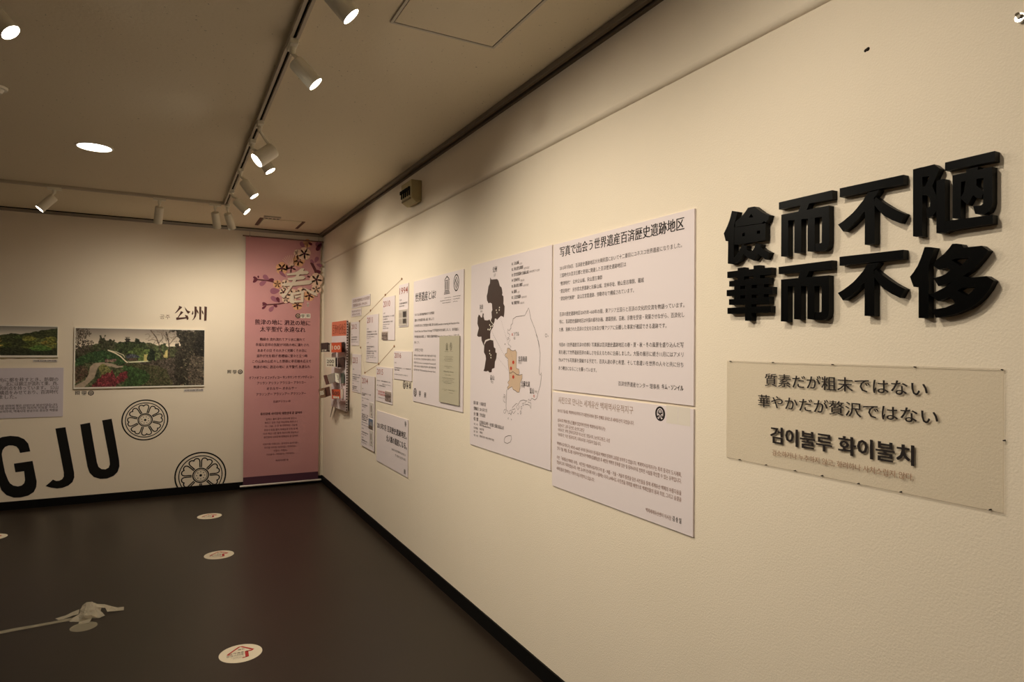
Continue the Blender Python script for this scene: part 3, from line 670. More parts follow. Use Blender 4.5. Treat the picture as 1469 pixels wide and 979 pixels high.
R4.text(k, 'United Nations', .66, .78, .185, .009, serif=.03); R4.text(k, 'Educational, Scientific and', .58, .78, .203, .009, serif=.03); R4.text(k, 'Cultural Organization', .62, .78, .221, .009, serif=.03)
R4.text(k, 'World Heritage', .82, .95, .185, .009, serif=.03); R4.text(k, 'in the Republic', .82, .94, .203, .009, serif=.03); R4.text(k, 'of Korea', .82, .90, .221, .009, serif=.03)
k.build('lettering', MATS['ink_grey'], T4)
def temple(k, c, w_, h):        # temple emblem: pediment, columns made of letters, steps
    u, z = c; P = lambda x, y: (u+x*w_, z+y*h)
    k.poly([P(-.5, .28), P(0, .5), P(.5, .28), P(.36, .28), P(0, .42), P(-.36, .28)])
    k.stroke([P(-.5, .24), P(.5, .24)], .035*h)
    for x in (-.38, -.19, 0, .19, .38): k.stroke([P(x, .20), P(x, -.28)], .09*w_)
    for y, e in ((-.33, .44), (-.41, .50), (-.49, .56)): k.stroke([P(-e, y), P(e, y)], .045*h)
def knot(k, c, w_, h):          # round emblem with a diamond inside
    n = 28; el = lambda s: [(c[0]+w_*s*math.cos(2*math.pi*i/n), c[1]+h*s*math.sin(2*math.pi*i/n)) for i in range(n)]
    k.stroke(el(.5), .10*w_, True); k.stroke([(c[0], c[1]+.36*h), (c[0]+.34*w_, c[1]), (c[0], c[1]-.36*h), (c[0]-.34*w_, c[1])], .10*w_, True)
    k.stroke([(c[0]-.24*w_, c[1]+.24*h), (c[0]+.24*w_, c[1]-.24*h)], .10*w_)
k = R4.ink(); c = R4.p(.705, .085); temple(k, c, .085, .112); c2 = R4.p(.875, .085); knot(k, c2, .075, .095)
k.build('emblem', M_INK, T4)
kb = R4.ink(); kw = R4.ink(2); emblem(kb, kw, R4.p(.055, .925), .030); seal(kb, R4.p(.165, .928), .036); seal(kb, R4.p(.285, .932), .036, 1)
e = kb.build('emblem', MATS['ink_grey'], T4); kw.build('emblem_lines', M_BOARD, e)
# certificate plate mounted proud of the panel
rc = rectpx('R', 630.0, 658.3, 482.7, 482.0, 576.8, 582.4, TS+.008)
T5 = board('certificate_plate', 'tall greenish beige certificate plate mounted on the emblem panel', 'certificate', 'R', rc, .007, mat('plate_sage', (190, 182, 160), .55, .3), off=TS+.0008, part='plate')
R5 = Rel('R', rc, TS+.0078)
k = R5.ink(); temple(k, R5.p(.40, .155), .035, .045); knot(k, R5.p(.60, .155), .032, .042)
for st, x0, x1, y, h in (('United Nations Educational', .28, .50, .235, .010), ('World Heritage', .54, .68, .228, .010), ('The World Heritage Committee', .24, .72, .31, .010), ('has inscribed', .30, .66, .332, .010), ('on the World Heritage List', .26, .70, .354, .010),
                         ('Convention', .30, .68, .376, .010), ('Republic of Korea', .28, .66, .455, .012), ('Baekje', .40, .55, .475, .010), ('Historic Areas', .25, .74, .54, .026), ('Inscription on this List', .30, .62, .582, .010),
                         ('confirms the outstanding', .16, .78, .632, .012), ('universal value', .22, .70, .655, .012), ('of a cultural property', .16, .76, .680, .012), ('which deserves protection', .24, .66, .702, .010),
                         ('Date of inscription', .18, .44, .80, .008), ('8 July 2015', .28, .40, .82, .010), ('Director-General', .50, .80, .805, .016), ('of the Organization', .52, .72, .84, .008)):
    R5.text(k, st, x0, x1, y, h, serif=.04)
k.build('lettering', mat('ink_olive', (96, 90, 74), .7, .2), T5)

# ------------------------------------------------------------------ timeline panels
def mini(wall, r, off, kind, parent, name='picture', t=.003):
    """small printed picture: painted grid of colours"""
    u0, u1, z0, z1 = r; nx, nz = 10, 14
    img = np.zeros((nz, nx, 3))
    yy = np.linspace(0, 1, nz)[:, None]; xx = np.linspace(0, 1, nx)[None, :]
    if kind == 'cert':
        img[:] = (196, 186, 176); img[2:7, 5:9] = (58, 52, 50); img[8:12, 5:9] = (70, 62, 58); img[3:12, 1:4] = (180, 168, 158); img[7:8] = (205, 196, 186)
    elif kind == 'crowd':
        img[:] = (128, 112, 106); img += (rng.random((nz, nx, 1))-.5)*90; img[:3] = (168, 150, 140); img[6:8] = (90, 76, 70)
    elif kind == 'blue':
        img[:] = (92, 108, 132); img[9:] = (96, 84, 74); img[4:9, 3:8] = (140, 138, 138); img += (rng.random((nz, nx, 1))-.5)*26
    elif kind == 'book':
        img[:] = (206, 198, 192); img[3:9, 4:6] = (110, 84, 78); img[10:12, 5:7] = (96, 74, 70); img[:, 0] = (170, 160, 154)
    elif kind == 'dark':
        img[:] = (60, 50, 46); img[5:9, 3:7] = (96, 82, 74); img += (rng.random((nz, nx, 1))-.5)*22
    elif kind == 'green':
        img[:] = (112, 118, 96); img[:5] = (120, 126, 124); img += (rng.random((nz, nx, 1))-.5)*40
    g = slab(wall, u0, u1, z0, z1, off, off+t); o = g.build(name, M_PAPER, parent)
    paint(wall, (u0, u1, z0, z1), off+t+.0003, img, 'picture_print', o)
    return o
def paint(wall, r, off, img, name, parent):
    nz, nx = img.shape[:2]; u0, u1, z0, z1 = r
    V = [P3(wall, u0+(u1-u0)*i/(nx-1), z1-(z1-z0)*j/(nz-1), off) for j in range(nz) for i in range(nx)]
    F = [(j*nx+i, (j+1)*nx+i, (j+1)*nx+i+1, j*nx+i+1) for j in range(nz-1) for i in range(nx-1)]
    o = mesh(name, V, F, M_PRINT, parent)
    c = np.clip(img, 0, 255)/255.0; c = np.where(c <= .04045, c/12.92, ((c+.055)/1.055)**2.4).reshape(-1, 3)
    a = o.data.color_attributes.new('print', 'FLOAT_COLOR', 'POINT')
    a.data.foreach_set('color', np.concatenate([c, np.ones((len(c), 1))], 1).astype(np.float32).ravel()); return o
S1, S2, S3, S4 = '百済歴史遺跡地区', '世界遺産暫定リスト登載', '백제역사유적지구 세계유산', '登載推進委員会の発足'
YEARS = [
 ('1994', (572.3, 585.6, 408.6, 406.9, 469.4, 468.7), (.05, .95, .245, .18), [('12月', .08, .28, .385, .035), (S1+'暫定', .06, .92, .465, .035), (S3, .06, .6, .525, .028)], [('cert', .04, .92, .60, .97)]),
 ('2010', (549.0, 566.3, 427.9, 424.0, 488.7, 488.0), (.05, .62, .235, .16), [('1月', .06, .2, .385, .03), (S2, .04, .95, .465, .03), ('公州扶余', .04, .42, .525, .03), (S4, .04, .85, .59, .03), (S3, .04, .6, .645, .022), ('세계유산', .04, .3, .69, .022), (S3, .04, .5, .735, .022)], [('crowd', -.04, .46, .80, .985)]),
 ('2011', (525.5, 542.5, 452.2, 451.2, 519.5, 521.0), (.06, .55, .18, .14), [('2月', .06, .18, .305, .026), (S2, .04, .85, .37, .025), (S1+'選定', .04, .93, .425, .025), (S3, .04, .68, .47, .018), ('세계유산', .04, .4, .505, .018), ('11月', .06, .2, .60, .026), (S1, .04, .68, .685, .026), ('協約', .04, .36, .73, .026), (S4, .04, .88, .78, .026), (S2, .04, .66, .825, .026), (S3, .04, .68, .87, .018), ('세계유산', .04, .85, .905, .018), ('등재', .04, .22, .94, .018)], []),
 ('2012', (503.5, 515.0, 462.7, 461.5, 495.9, 495.9), (.08, .72, .32, .24), [('5月', .06, .2, .56, .04), (S1, .06, .78, .67, .045), (S4, .06, .72, .77, .045), (S3, .04, .95, .87, .03)], []),
 ('2013', (505.2, 517.7, 508.4, 508.6, 561.7, 564.8), (.06, .62, .26, .19), [('12月', .06, .22, .42, .035), (S2, .04, .95, .56, .03), (S4, .04, .85, .62, .03), (S1, .04, .55, .67, .03), (S3, .04, .8, .72, .022), ('2月', .06, .16, .80, .03), (S1, .04, .6, .87, .03), (S4, .04, .5, .92, .03), (S3, .04, .7, .965, .022)], []),
 ('2014', (518.2, 536.8, 538.2, 540.8, 639.8, 648.0), (.05, .50, .125, .095), [('1月', .06, .14, .20, .016), (S2, .05, .75, .265, .016), (S1, .05, .3, .285, .015), (S3, .05, .6, .33, .012), ('3月', .06, .16, .37, .016), (S1, .05, .5, .425, .016), (S3, .05, .35, .45, .012), ('6月', .06, .16, .505, .016), (S2, .05, .55, .56, .016), (S4, .05, .52, .585, .016), (S2, .05, .52, .61, .016), (S1, .05, .45, .635, .016), (S3, .05, .55, .67, .012), (S3, .05, .6, .71, .012), ('9月', .06, .2, .76, .016), (S1, .05, .55, .81, .016), (S3, .05, .45, .84, .012), ('10月', .06, .2, .885, .016), (S4, .05, .5, .925, .016), (S3, .05, .45, .955, .012)],
  [('book', .68, .93, .355, .55), ('blue', .62, .93, .575, .715), ('book', .70, .92, .73, .93)]),
 ('2015', (539.6, 562.8, 526.6, 527.8, 574.7, 581.3), (.05, .44, .24, .19), [('4月24日　'+S4, .05, .9, .42, .032), (S3, .4, .92, .50, .02), ('5月　'+S1, .05, .6, .56, .034), ('7月', .04, .1, .70, .034), (S3, .15, .6, .90, .022)], [('crowd', .60, .95, .66, .93)]),
 ('2016', (565.0, 590.8, 503.7, 504.9, 543.4, 547.8), (.04, .42, .26, .21), [('5月', .04, .14, .44, .045), (S2+'推進', .04, .95, .62, .04), ('登載', .04, .34, .69, .04), (S3, .04, .8, .85, .035)], []),
]
M_YEAR = mat('ink_year', (150, 74, 58), .7, .2)
order = {'1994': 'topmost year panel at the right end of the line', '2010': 'second from the top right, small photo at its foot', '2011': 'long text column under the slanting line', '2012': 'small one left of the 2011 panel',
         '2013': 'narrow one under the 2012 panel, partly behind 2014', '2014': 'long one with three small pictures down its side', '2015': 'with red lines and a small photo at lower right', '2016': 'wide one at the end of the lower line'}
for i, (yr, px, yb, lines, pics) in enumerate(YEARS):
    th = .004 if yr != '2014' else .005
    base = .0005
    if yr == '2014': base = .0050
    r = rectpx('R', *px, base+th)
    T_ = board('timeline_board', 'pale timeline panel headed %s, %s' % (yr, order[yr]), 'panel', 'R', r, th, off=base, group='timeline panels')
    Rr = Rel('R', r, base+th)
    k = Rr.ink(); Rr.text(k, yr, yb[0], yb[1], yb[2], yb[3]*1.1, thick=.004); k.build('year_numerals', M_YEAR, T_)['label'] = 'brown-red year %s' % yr
    k = Rr.ink()
    for st, x0, x1, y, h in lines: Rr.text(k, st, x0, x1, y, h*1.1, serif=.06)
    k.build('lettering', MATS['ink_grey'], T_)
    if yr == '2015':
        k = Rr.ink(); Rr.text(k, '百済歴史遺跡', .13, .56, .745, .06, serif=.06); Rr.text(k, '世界遺産登録', .13, .58, .82, .06, serif=.06); k.build('lettering', M_RED, T_)['label'] = 'red lines of text'
    for kd, x0, x1, y0, y1 in pics:
        p, q = Rr.p(x0, y1), Rr.p(x1, y0); mini('R', (p[0], q[0], p[1], q[1]), base+th+.0004, kd, T_)
for px, lab, sts in (((504.7, 531.0, 428.3, 422.2, 443.2, 437.9), 'upper of two small caption strips left of the timeline, two lines', ('百済歴史遺跡地区の世界遺産', '登載推進の歩み 1994-2016')),
                     ((504.0, 518.2, 444.4, 442.2, 455.0, 453.0), 'lower and shorter of two small caption strips left of the timeline', ('백제역사유적지구', '세계유산 등재'))):
    r = rectpx('R', *px, .004); T_ = board('caption_strip', lab, 'caption', 'R', r, .0035, M_BOARD); Rr = Rel('R', r, .004); k = Rr.ink()
    Rr.text(k, sts[0], .06, .97, .46, .30, serif=.05); Rr.text(k, sts[1], .06, .85, .88, .30, serif=.05)
    k.build('lettering', mat('ink_mauve', (150, 120, 116), .7, .2), T_)
# the thin timeline string with its pins
pts = [onR(x, y, .002) for x, y in ((576.4,400.3),(552.8,423.3),(531.6,445.8),(515.7,461),(517.4,498.7),(523.5,535),(543.4,522.3),(565.6,497))]
T_ = thing('timeline_line', 'thin brown line zigzagging between the year panels', 'line', P3('R', pts[0][0], pts[5][1], 0))
k = Ink('R', .0012); k.stroke(pts[:4], .0040); k.stroke(pts[5:], .0040); k.build('line_segment', mat('line_tan', (176, 138, 104), .7, .2), T_)
k = Ink('R', .0012); k.stroke(pts[3:6], .0022); k.build('line_segment', MATS['line_tan'], T_)['label'] = 'finer connecting stretch'
for p in pts:
    c = P3('R', p[0], p[1], 0); g = Geo(); g.cyl(c-Vector((.0006, 0, 0)), c-Vector((.006, 0, 0)), .009, .008, n=10); g.build('line_dot', mat('dot_brown', (172, 132, 100), .6, .3), T_)
# statement panel
r = rectpx('R', 540.3, 585.0, 589.4, 602.0, 661.5, 685.4, .005)
T_ = board('text_board', 'low pale panel with two bold Japanese lines below the timeline', 'panel', 'R', r, .0045); Rr = Rel('R', r, .005)
k = Rr.ink(); Rr.text(k, '2015年7月 百済歴史遺跡地区、', .02, .97, .345, .115, thick=.010, serif=.05); Rr.text(k, '全人類の遺産になる。', .34, .97, .525, .115, thick=.010, serif=.05)
seal(k, Rr.p(.93, .085), .035); seal(k, Rr.p(.92, .925), .035, 1); k.build('lettering', M_INK, T_)
k = Rr.ink(); Rr.text(k, '2015년 7월 백제역사유적지구', .52, .94, .655, .045, serif=.05); Rr.text(k, '전 인류의 유산이 되다', .63, .94, .735, .045, serif=.05); k.build('lettering', M_INKS, T_)
# vinyl marks directly on the wall under the 2016 panel
def wallmarks(wall, spots, r, label, name='wall_emblem', flip=False):
    f = onR if wall == 'R' else onB
    cs = [f(*p) for p in spots]
    T_ = thing(name, label, 'emblem', P3(wall, cs[0][0], cs[0][1]-r, 0))
    kb = Ink(wall, .0006); kw = Ink(wall, .0009); emblem(kb, kw, cs[0], r)
    e = kb.build('round_mark', MATS['ink_grey'], T_); kw.build('mark_lines', M_WALL, e)
    ks = Ink(wall, .0006); [seal(ks, c, r*1.55, i) for i, c in enumerate(cs[1:])]; ks.build('seal_mark', MATS['ink_grey'], T_)
wallmarks('R', [(580.0, 552.4), (584.1, 553.2), (588.3, 554.0)], .030, 'round emblem with two square seals on the wall under the 2016 panel')
wallmarks('B', [(344.6, 533.8), (336.6, 533.8), (328.9, 533.6)], .024, 'round emblem with two square seals on the far wall beside the banner')
wallmarks('B', [(130.4, 564.2), (120.6, 564.2), (111.0, 564.2)], .024, 'round emblem with two square seals below the large landscape photo')

# ------------------------------------------------------------------ postcard rack board in the far corner
def b2(x, y, off): return onR(455+x/6.527, 450+y/6.527, off)
OB = .040
r = (b2(136, 400, OB)[0], b2(272, 400, OB)[0], (b2(130, 868, OB)[1]+b2(266, 915, OB)[1])/2, (b2(137, 80, OB)[1]+b2(275, 66, OB)[1])/2)
RK = board('postcard_rack', 'narrow pale display board with orange heading and hanging cards in the far corner', 'display board', 'R', r, .018, M_BOARD, off=OB-.018)
g = slab('R', r[0]+.05, r[1]-.05, r[2]+.1, r[3]-.1, 0, OB-.018); g.build('spacer', M_FOAM, RK)
g = Geo(); n = 34          # corrugated open side: dark cells
for i in range(n):
    z = r[2]+(i+.25)/n*(r[3]-r[2]); g2 = slab('R', r[1]-.001, r[1]+.0012, z, z+.5/n*(r[3]-r[2]), OB-.015, OB-.003); g.add(g2.v, g2.f)
g.build('corrugated_edge', mat('cardboard_dark', (74, 54, 38), .9, .1), RK)
k = Ink('R', OB+.0005); zt = b2(137, 213, OB)[1]; k.poly([(r[0], zt), (r[1], zt), (r[1], r[3]), (r[0], r[3])]); k.build('heading_field', mat('print_coral', (216, 120, 92), .6, .3), RK)['label'] = 'coral heading field'
k = Ink('R', OB+.0009); k.text('百済の記念品', r[0]+.03, r[1]-.03, r[3]-.30*(r[3]-zt)-.085, .10); k.text('백제 기념품', r[0]+.13, r[1]-.12, zt+.055, .035); k.build('lettering', mat('ink_rust', (150, 80, 62), .7, .2), RK)
def card(pts, offs, m, label, name='hanging_card', t=.006, deco=None):
    """card given by four close-up corners (tl, tr, br, bl) with the distance of left and right edges from the wall"""
    tl, tr, br, bl = pts; ol, o2 = offs
    A_ = [P3('R', *b2(*tl, ol), ol), P3('R', *b2(*tr, o2), o2), P3('R', *b2(*br, o2), o2), P3('R', *b2(*bl, ol), ol)]
    nrm = (A_[1]-A_[0]).cross(A_[3]-A_[0]).normalized()
    if nrm.dot(EYE-A_[0]) < 0: nrm = -nrm
    T_ = thing(name, label, 'card', (A_[2]+A_[3])/2, 'cards hanging on the corner board')
    v = [p for p in A_]+[p-nrm*t for p in A_]
    o = mesh('card_body', v, BOXF, m, T_); fix_normals(o)
    q = (A_[0]+A_[1])/2+(A_[3]-A_[0])*.06; g = Geo(); g.cyl(q-nrm*t*.5, Vector((XR-OB+.0005, q.y, q.z+.01)), .0012, n=6); g.build('hook_wire', M_ALU, T_)
    if deco:
        ex = A_[1]-A_[0]; ey = A_[3]-A_[0]
        for (st, x0, x1, y, h, mm) in deco:
            need(st, .01); q = mesh('lettering', [], [], mm, T_)
            def later(st=st, x0=x0, x1=x1, y=y, h=h, q=q, base=base_of(T_)):
                vv, ff = text_tris(st, .01); a0 = min(a[0] for a in vv); a1 = max(a[0] for a in vv); hy = max(a[1] for a in vv); ly = min(a[1] for a in vv)
                q.data.from_pydata([tuple(A_[0]+ex*(x0+(x1-x0)*(a[0]-a0)/(a1-a0))+ey*(y-h*(a[1]-ly)/(hy-ly))+nrm*.001-base) for a in vv], [], ff); q.data.update()
            LATER.append(later)
    return T_, A_, nrm
M_OR = mat('print_orange', (206, 84, 44), .55, .3); M_DK = mat('print_dark', (52, 42, 38), .5, .3); M_CR = mat('print_cream', (226, 220, 204), .6, .3)
card([(133,275),(222,270),(222,362),(132,365)], (.105, .105), M_OR, 'orange card reading 100 on the corner board', deco=[('100', .08, .94, .72, .42, M_CR)])
card([(228,268),(252,266),(252,362),(228,364)], (.060, .055), M_DK, 'dark card behind the orange 100 card')
card([(35,278),(98,272),(98,358),(35,362)], (.15, .13), M_DK, 'dark card with white label, leftmost of the top row', deco=[('百済', .15, .85, .94, .22, M_CR)])
card([(100,273),(119,280),(119,360),(100,358)], (.120, .10), mat('print_grey', (92, 84, 80), .5, .3), 'narrow grey fold beside the orange 100 card', deco=[('∥', .3, .8, .8, .6, M_CR)])
card([(82,413),(166,412),(166,500),(82,500)], (.13, .13), M_CR, 'white card with black border reading 200', deco=[('200', .12, .92, .60, .38, M_INK), ('●■■', .12, .86, .88, .16, mat('ink_taupe', (140, 122, 108), .7, .2))])
for a_, b_ in (((80, 411), (168, 417)), ((80, 497), (168, 503))): pass
T_, A_, nr = card([(167,412),(186,414),(186,500),(167,500)], (.118, .095), M_SLOT, 'black fold at the right of the 200 card')
card([(190,415),(250,412),(250,508),(190,506)], (.075, .055), mat('print_umber', (82, 60, 54), .5, .3), 'dark brown card behind the 200 card')
card([(58,582),(85,576),(112,660),(82,668)], (.175, .165), mat('print_maroon', (84, 48, 42), .5, .3), 'tilted maroon card at the left of the third row')
card([(92,577),(156,556),(162,641),(120,660)], (.100, .098), mat('print_stone', (158, 150, 140), .6, .3), 'tilted grey stone-pattern card in the third row')
card([(165,556),(205,560),(205,652),(174,640)], (.100, .075), M_CR, 'white booklet page in the third row', deco=[('三', .4, .8, .70, .4, M_INKS)])
card([(222,560),(248,558),(248,656),(222,652)], (.060, .055), mat('print_moss', (92, 100, 90), .6, .3), 'green-grey card at the right of the third row')
card([(12,712),(62,695),(76,786),(28,792)], (.17, .15), mat('print_sepia', (120, 92, 70), .6, .3), 'tilted brown patterned card, leftmost of the bottom row', deco=[('≋', .15, .85, .75, .5, M_CR)])
card([(68,696),(110,684),(122,768),(81,782)], (.135, .12), mat('print_choco', (86, 52, 42), .5, .3), 'tilted chocolate brown card in the bottom row')
card([(135,708),(212,712),(212,798),(138,800)], (.12, .115), M_OR, 'orange card reading 600 in the bottom row', deco=[('600', .08, .94, .60, .40, M_DK), ('■■■', .2, .9, .90, .2, M_CR)])
card([(220,710),(240,706),(238,800),(220,790)], (.052, .050), M_CR, 'white card behind the orange 600 card')
g = Geo(); p = b2(146, 872, .03); q = b2(122, 970, .02)      # flat grey strip below the board
g.add([P3('R', p[0]-.02, p[1], .03), P3('R', p[0]+.03, p[1], .03), P3('R', q[0]+.02, q[1], .02), P3('R', q[0]-.01, q[1], .02)], [(0, 1, 2, 3)])
o = g.build('grey_strip', mat('strip_grey', (150, 138, 122), .7, .2), RK)

# ------------------------------------------------------------------ pink banner on the far wall
OBN = .030
u0 = (onB(354.2, 339.5, OBN)[0]+onB(347.0, 697, OBN)[0])/2; u1 = (onB(461.5, 351, OBN)[0]+onB(454.8, 690, OBN)[0])/2
zt = (onB(354.2, 338.8, OBN)[1]+onB(461.5, 348, OBN)[1])/2; zb = (onB(347.0, 697, OBN)[1]+onB(454.8, 689, OBN)[1])/2
BN = thing('hanging_banner', 'tall pink fabric banner with blossom branches hanging in the far corner', 'banner', P3('B', (u0+u1)/2, zb, OBN))
nx, nz = 24, 60; V = []
for j in range(nz+1):
    for i in range(nx+1):
        u = u0+(u1-u0)*i/nx; z = zb+(zt-zb)*j/nz
        V.append(P3('B', u, z, OBN-.001))
o = mesh('cloth', V, [(j*(nx+1)+i, j*(nx+1)+i+1, (j+1)*(nx+1)+i+1, (j+1)*(nx+1)+i) for j in range(nz) for i in range(nx)], mat('banner_pink', (196, 140, 142), .8, .2, noise=(1.6, .8, (206, 154, 152)), bump=(3, .15, .02)), BN)
sd = o.modifiers.new('solid', 'SOLIDIFY'); sd.thickness = .001; sd.offset = -1
zp = (onB(347, 685, OBN)[1]+onB(454.8, 677.5, OBN)[1])/2
k = Ink('B', OBN+.0003); k.poly([(u0, zb), (u1, zb), (u1, zp), (u0, zp)]); k.build('hem_band', mat('banner_plum', (84, 52, 66), .8, .2), BN)['label'] = 'dark plum hem band'
g = Geo(); g.cyl(P3('B', u0-.03, zt+.004, OBN), P3('B', u1+.03, zt+.004, OBN), .007, n=12); g.build('top_rod', mat('rod_brown', (120, 88, 80), .5, .3), BN)
g = Geo(); g.cyl(P3('B', u0-.03, zb-.004, OBN+.004), P3('B', u1+.03, zb-.004, OBN+.004), .0105, n=14); o = g.build('bottom_rod', mat('rod_steel', (214, 206, 196), .3, .5, .3), BN)
g = Geo()
for x in (358.5, 457.5):
    u = onB(x, 335, OBN)[0]; g.cyl(P3('B', u, zt+.004, OBN), P3('B', u, ZC-.02, OBN), .002, n=8); g.box(u-.006, u+.006, YB-OBN-.006, YB-OBN+.006, zt-.004, zt+.016)
g.build('hanging_wire', M_ALU, BN)
def bp(x, y): return onB(355+x/6.99, 335+y/6.99, OBN)
def petal(k, c, a, L, W_):
    ca, sa = math.cos(a), math.sin(a); P = [(0, 0), (.25, .32), (.6, .5), (.9, .36), (1, 0), (.9, -.36), (.6, -.5), (.25, -.32)]
    k.poly([bp(c[0]+ca*x*L-sa*y*W_, c[1]-(sa*x*L+ca*y*W_)) for x, y in catmull(P, 3, True)])
FLK = {}
def flayer(m, lv):
    if (m.name, lv) not in FLK: FLK[(m.name, lv)] = (Ink('B', OBN+.0003+.0003*lv), m)
    return FLK[(m.name, lv)][0]
PC = mat('petal_cream', (232, 196, 172), .8, .2); PO = mat('petal_peach', (222, 168, 128), .8, .2); PM = mat('petal_mauve', (156, 100, 118), .8, .2)
PD = mat('petal_wine', (104, 48, 62), .8, .2); PP = mat('petal_rose', (206, 150, 146), .8, .2); PBR = mat('branch_brown', (98, 56, 58), .8, .2)
def flower(c, R_, mp_, lv, rot=0.0, n=5, core=PD):
    kf = Ink('B', OBN+.0003+.0003*lv)
    for i in range(n): petal(kf, c, rot+2*math.pi*i/n, R_, R_*1.05)
    ob = kf.build('blossom', mp_, BN); kk = Ink('B', OBN+.0003+.0003*(lv+1))
    for i in range(9):
        a = rot+2*math.pi*i/9; kk.stroke([bp(c[0], c[1]), bp(c[0]+R_*.20*math.cos(a), c[1]-R_*.20*math.sin(a))], .0040)
    kk.build('stamen', core, ob)
def branch(pts, wd, lv=1): kb_ = Ink('B', OBN+.0006); kb_.stroke([bp(*p) for p in catmull(pts, 4)], wd); kb_.build('branch', PBR, BN)
branch([(60,468),(110,465),(180,472),(230,480),(265,490)], .014); branch([(150,720),(210,715),(300,710),(360,700),(430,690)], .014)
branch([(640,290),(660,330),(680,370),(690,400)], .030); branch([(600,430),(660,440),(735,380)], .018); branch([(560,560),(600,570),(690,560)], .012)
for c, a, L, W_, m_ in (((215,465), 2.5, 72, 46, PM), ((200,470), .1, 66, 34, PD), ((190,478), -2.6, 78, 46, PM), ((105,465), 2.6, 55, 26, PD), ((100,468), -2.7, 50, 24, PD), ((112,450), 1.8, 26, 18, PD),
                        ((325,575), 3.2, 98, 62, PM), ((310,690), 2.5, 92, 46, PM), ((320,695), 2.0, 60, 34, PD), ((265,730), -2.3, 70, 42, PM), ((260,722), -.3, 40, 28, PD), ((200,715), 2.8, 55, 26, PD), ((190,725), -2.5, 55, 24, PD),
                        ((575,150), 2.2, 76, 40, PM), ((610,90), -.6, 46, 28, PD), ((745,100), -2.2, 90, 44, PD), ((745,95), 3.5, 66, 44, PM), ((675,295), 1.1, 66, 40, PM), ((690,310), -.3, 60, 34, PM), ((668,300), 2.4, 50, 30, PM),
                        ((735,385), 3.0, 50, 30, PD), ((385,440), 2.4, 88, 34, PM)):
    kp = Ink('B', OBN+.0009+.00002*(c[0] % 9)); petal(kp, c, a, L, W_); kp.build('bud_petal', m_, BN)
flower((345,350), 62, PO, 1, .3); flower((300,510), 44, PO, 1, .9, core=PO); flower((440,345), 58, PP, 1, .2, core=PD)
flower((570,205), 66, PC, 3, .4); flower((515,275), 62, PO, 2, .1, core=PP); flower((500,195), 36, PC, 2, .8, core=PC); flower((690,465), 68, PC, 3, .5); flower((690,560), 52, PC, 2, 1.0, core=PO); flower((620,625), 56, PO, 3, .2)
flower((380,510), 48, PC, 2, .7, core=PC); flower((360,590), 46, PC, 2, .3); flower((385,660), 40, PC, 2, .9, core=PC); flower((500,720), 52, PO, 2, .4); flower((450,620), 62, PC, 1, 1.2, core=PC); flower((540,600), 60, PC, 1, .6, core=PC); flower((600,100), 44, PO, 2, .3, core=PO)
kk = flayer(PC, 2)
for i in range(11):
    a = math.radians(40+10*i); kk.stroke([bp(440, 340), bp(440+115*math.cos(a), 340-125*math.sin(a))], .004)
for (nm, lv), (kk, m_) in FLK.items():
    kk.build('filament', m_, BN)
SPR = [[(388,405),(430,400),(490,388),(540,350),(568,352),(560,376),(600,376),(614,392),(600,408),(400,422)],
       [(400,450),(450,444),(500,430),(560,426),(582,440),(560,460),(480,468),(410,470)],
       [(345,505),(370,498),(480,486),(600,470),(640,472),(648,492),(620,510),(480,524),(370,530),(350,522)],
       [(520,372),(548,385),(510,430),(470,500),(430,560),(395,610),(366,650),(342,636),(345,612),(380,590),(420,535),(455,470),(490,420)],
       [(558,536),(600,560),(648,580),(690,598),(700,630),(660,618),(610,590)],
       [(432,590),(462,598),(468,705),(440,700),(420,688)], [(455,598),(560,574),(566,596),(470,618)], [(538,580),(566,584),(560,690),(534,690)], [(470,632),(520,618),(530,634),(480,650)], [(460,676),(540,668),(540,690),(455,694)]]
k = Ink('B', OBN+.0022); [k.poly([bp(x+5, y+8) for x, y in s_]) for s_ in SPR]; k.build('title_shadow', mat('shadow_taupe', (138, 104, 92), .8, .2), BN)  # shifted darker copy: the brush character's shadow put in as colour
g = Geo(); [prism(g, 'B', [bp(*p) for p in s_], OBN+.0024, OBN+.0032+.0001*i) for i, s_ in enumerate(SPR)]; g.build('title_character', mat('banner_ivory', (224, 208, 188), .7, .2), BN)['label'] = 'large ivory brush character'
kb = Ink('B', OBN+.0008); kw = Ink('B', OBN+.0012); emblem(kb, kw, bp(506, 828), .026); e = kb.build('emblem', M_INK, BN); kw.build('emblem_lines', MATS['petal_cream'], e)
k = Ink('B', OBN+.0006)
for x in (555, 607): a, b = bp(x-24, 850), bp(x+24, 806); k.poly([a, (b[0], a[1]), b, (a[0], b[1])])
k.build('seal_field', M_PAPER, BN); k = Ink('B', OBN+.001); seal(k, bp(555, 828), .034); seal(k, bp(607, 828), .034, 1); k.build('seal_mark', MATS['ink_olive'], BN)
k = Ink('B', OBN+.001); seal(k, bp(606, 705), .022); seal(k, bp(606, 728), .022, 1); k.build('seal_mark', M_PAPER, BN)
def b5(x, y): return onB(340+x/7.529, 440+y/7.529, OBN)
def b6(x, y): return onB(340+x/6.993, 560+y/6.993, OBN)
k = Ink('B', OBN+.0006); ks = Ink('B', OBN+.0006)
def bt(ik, f, st, xa, xb, ya, yb_, h, **kk):
    p, q = f(xa, ya), f(xb, yb_); ik.text(st, p[0], q[0], (p[1]+q[1])/2, h, **kk)
bt(k, b5, '熊津の地に 泗沘の地に', 194, 790, 192, 210, .054, serif=.05); bt(k, b5, '太平聖代 永遠なれ', 248, 736, 270, 280, .054, serif=.05)
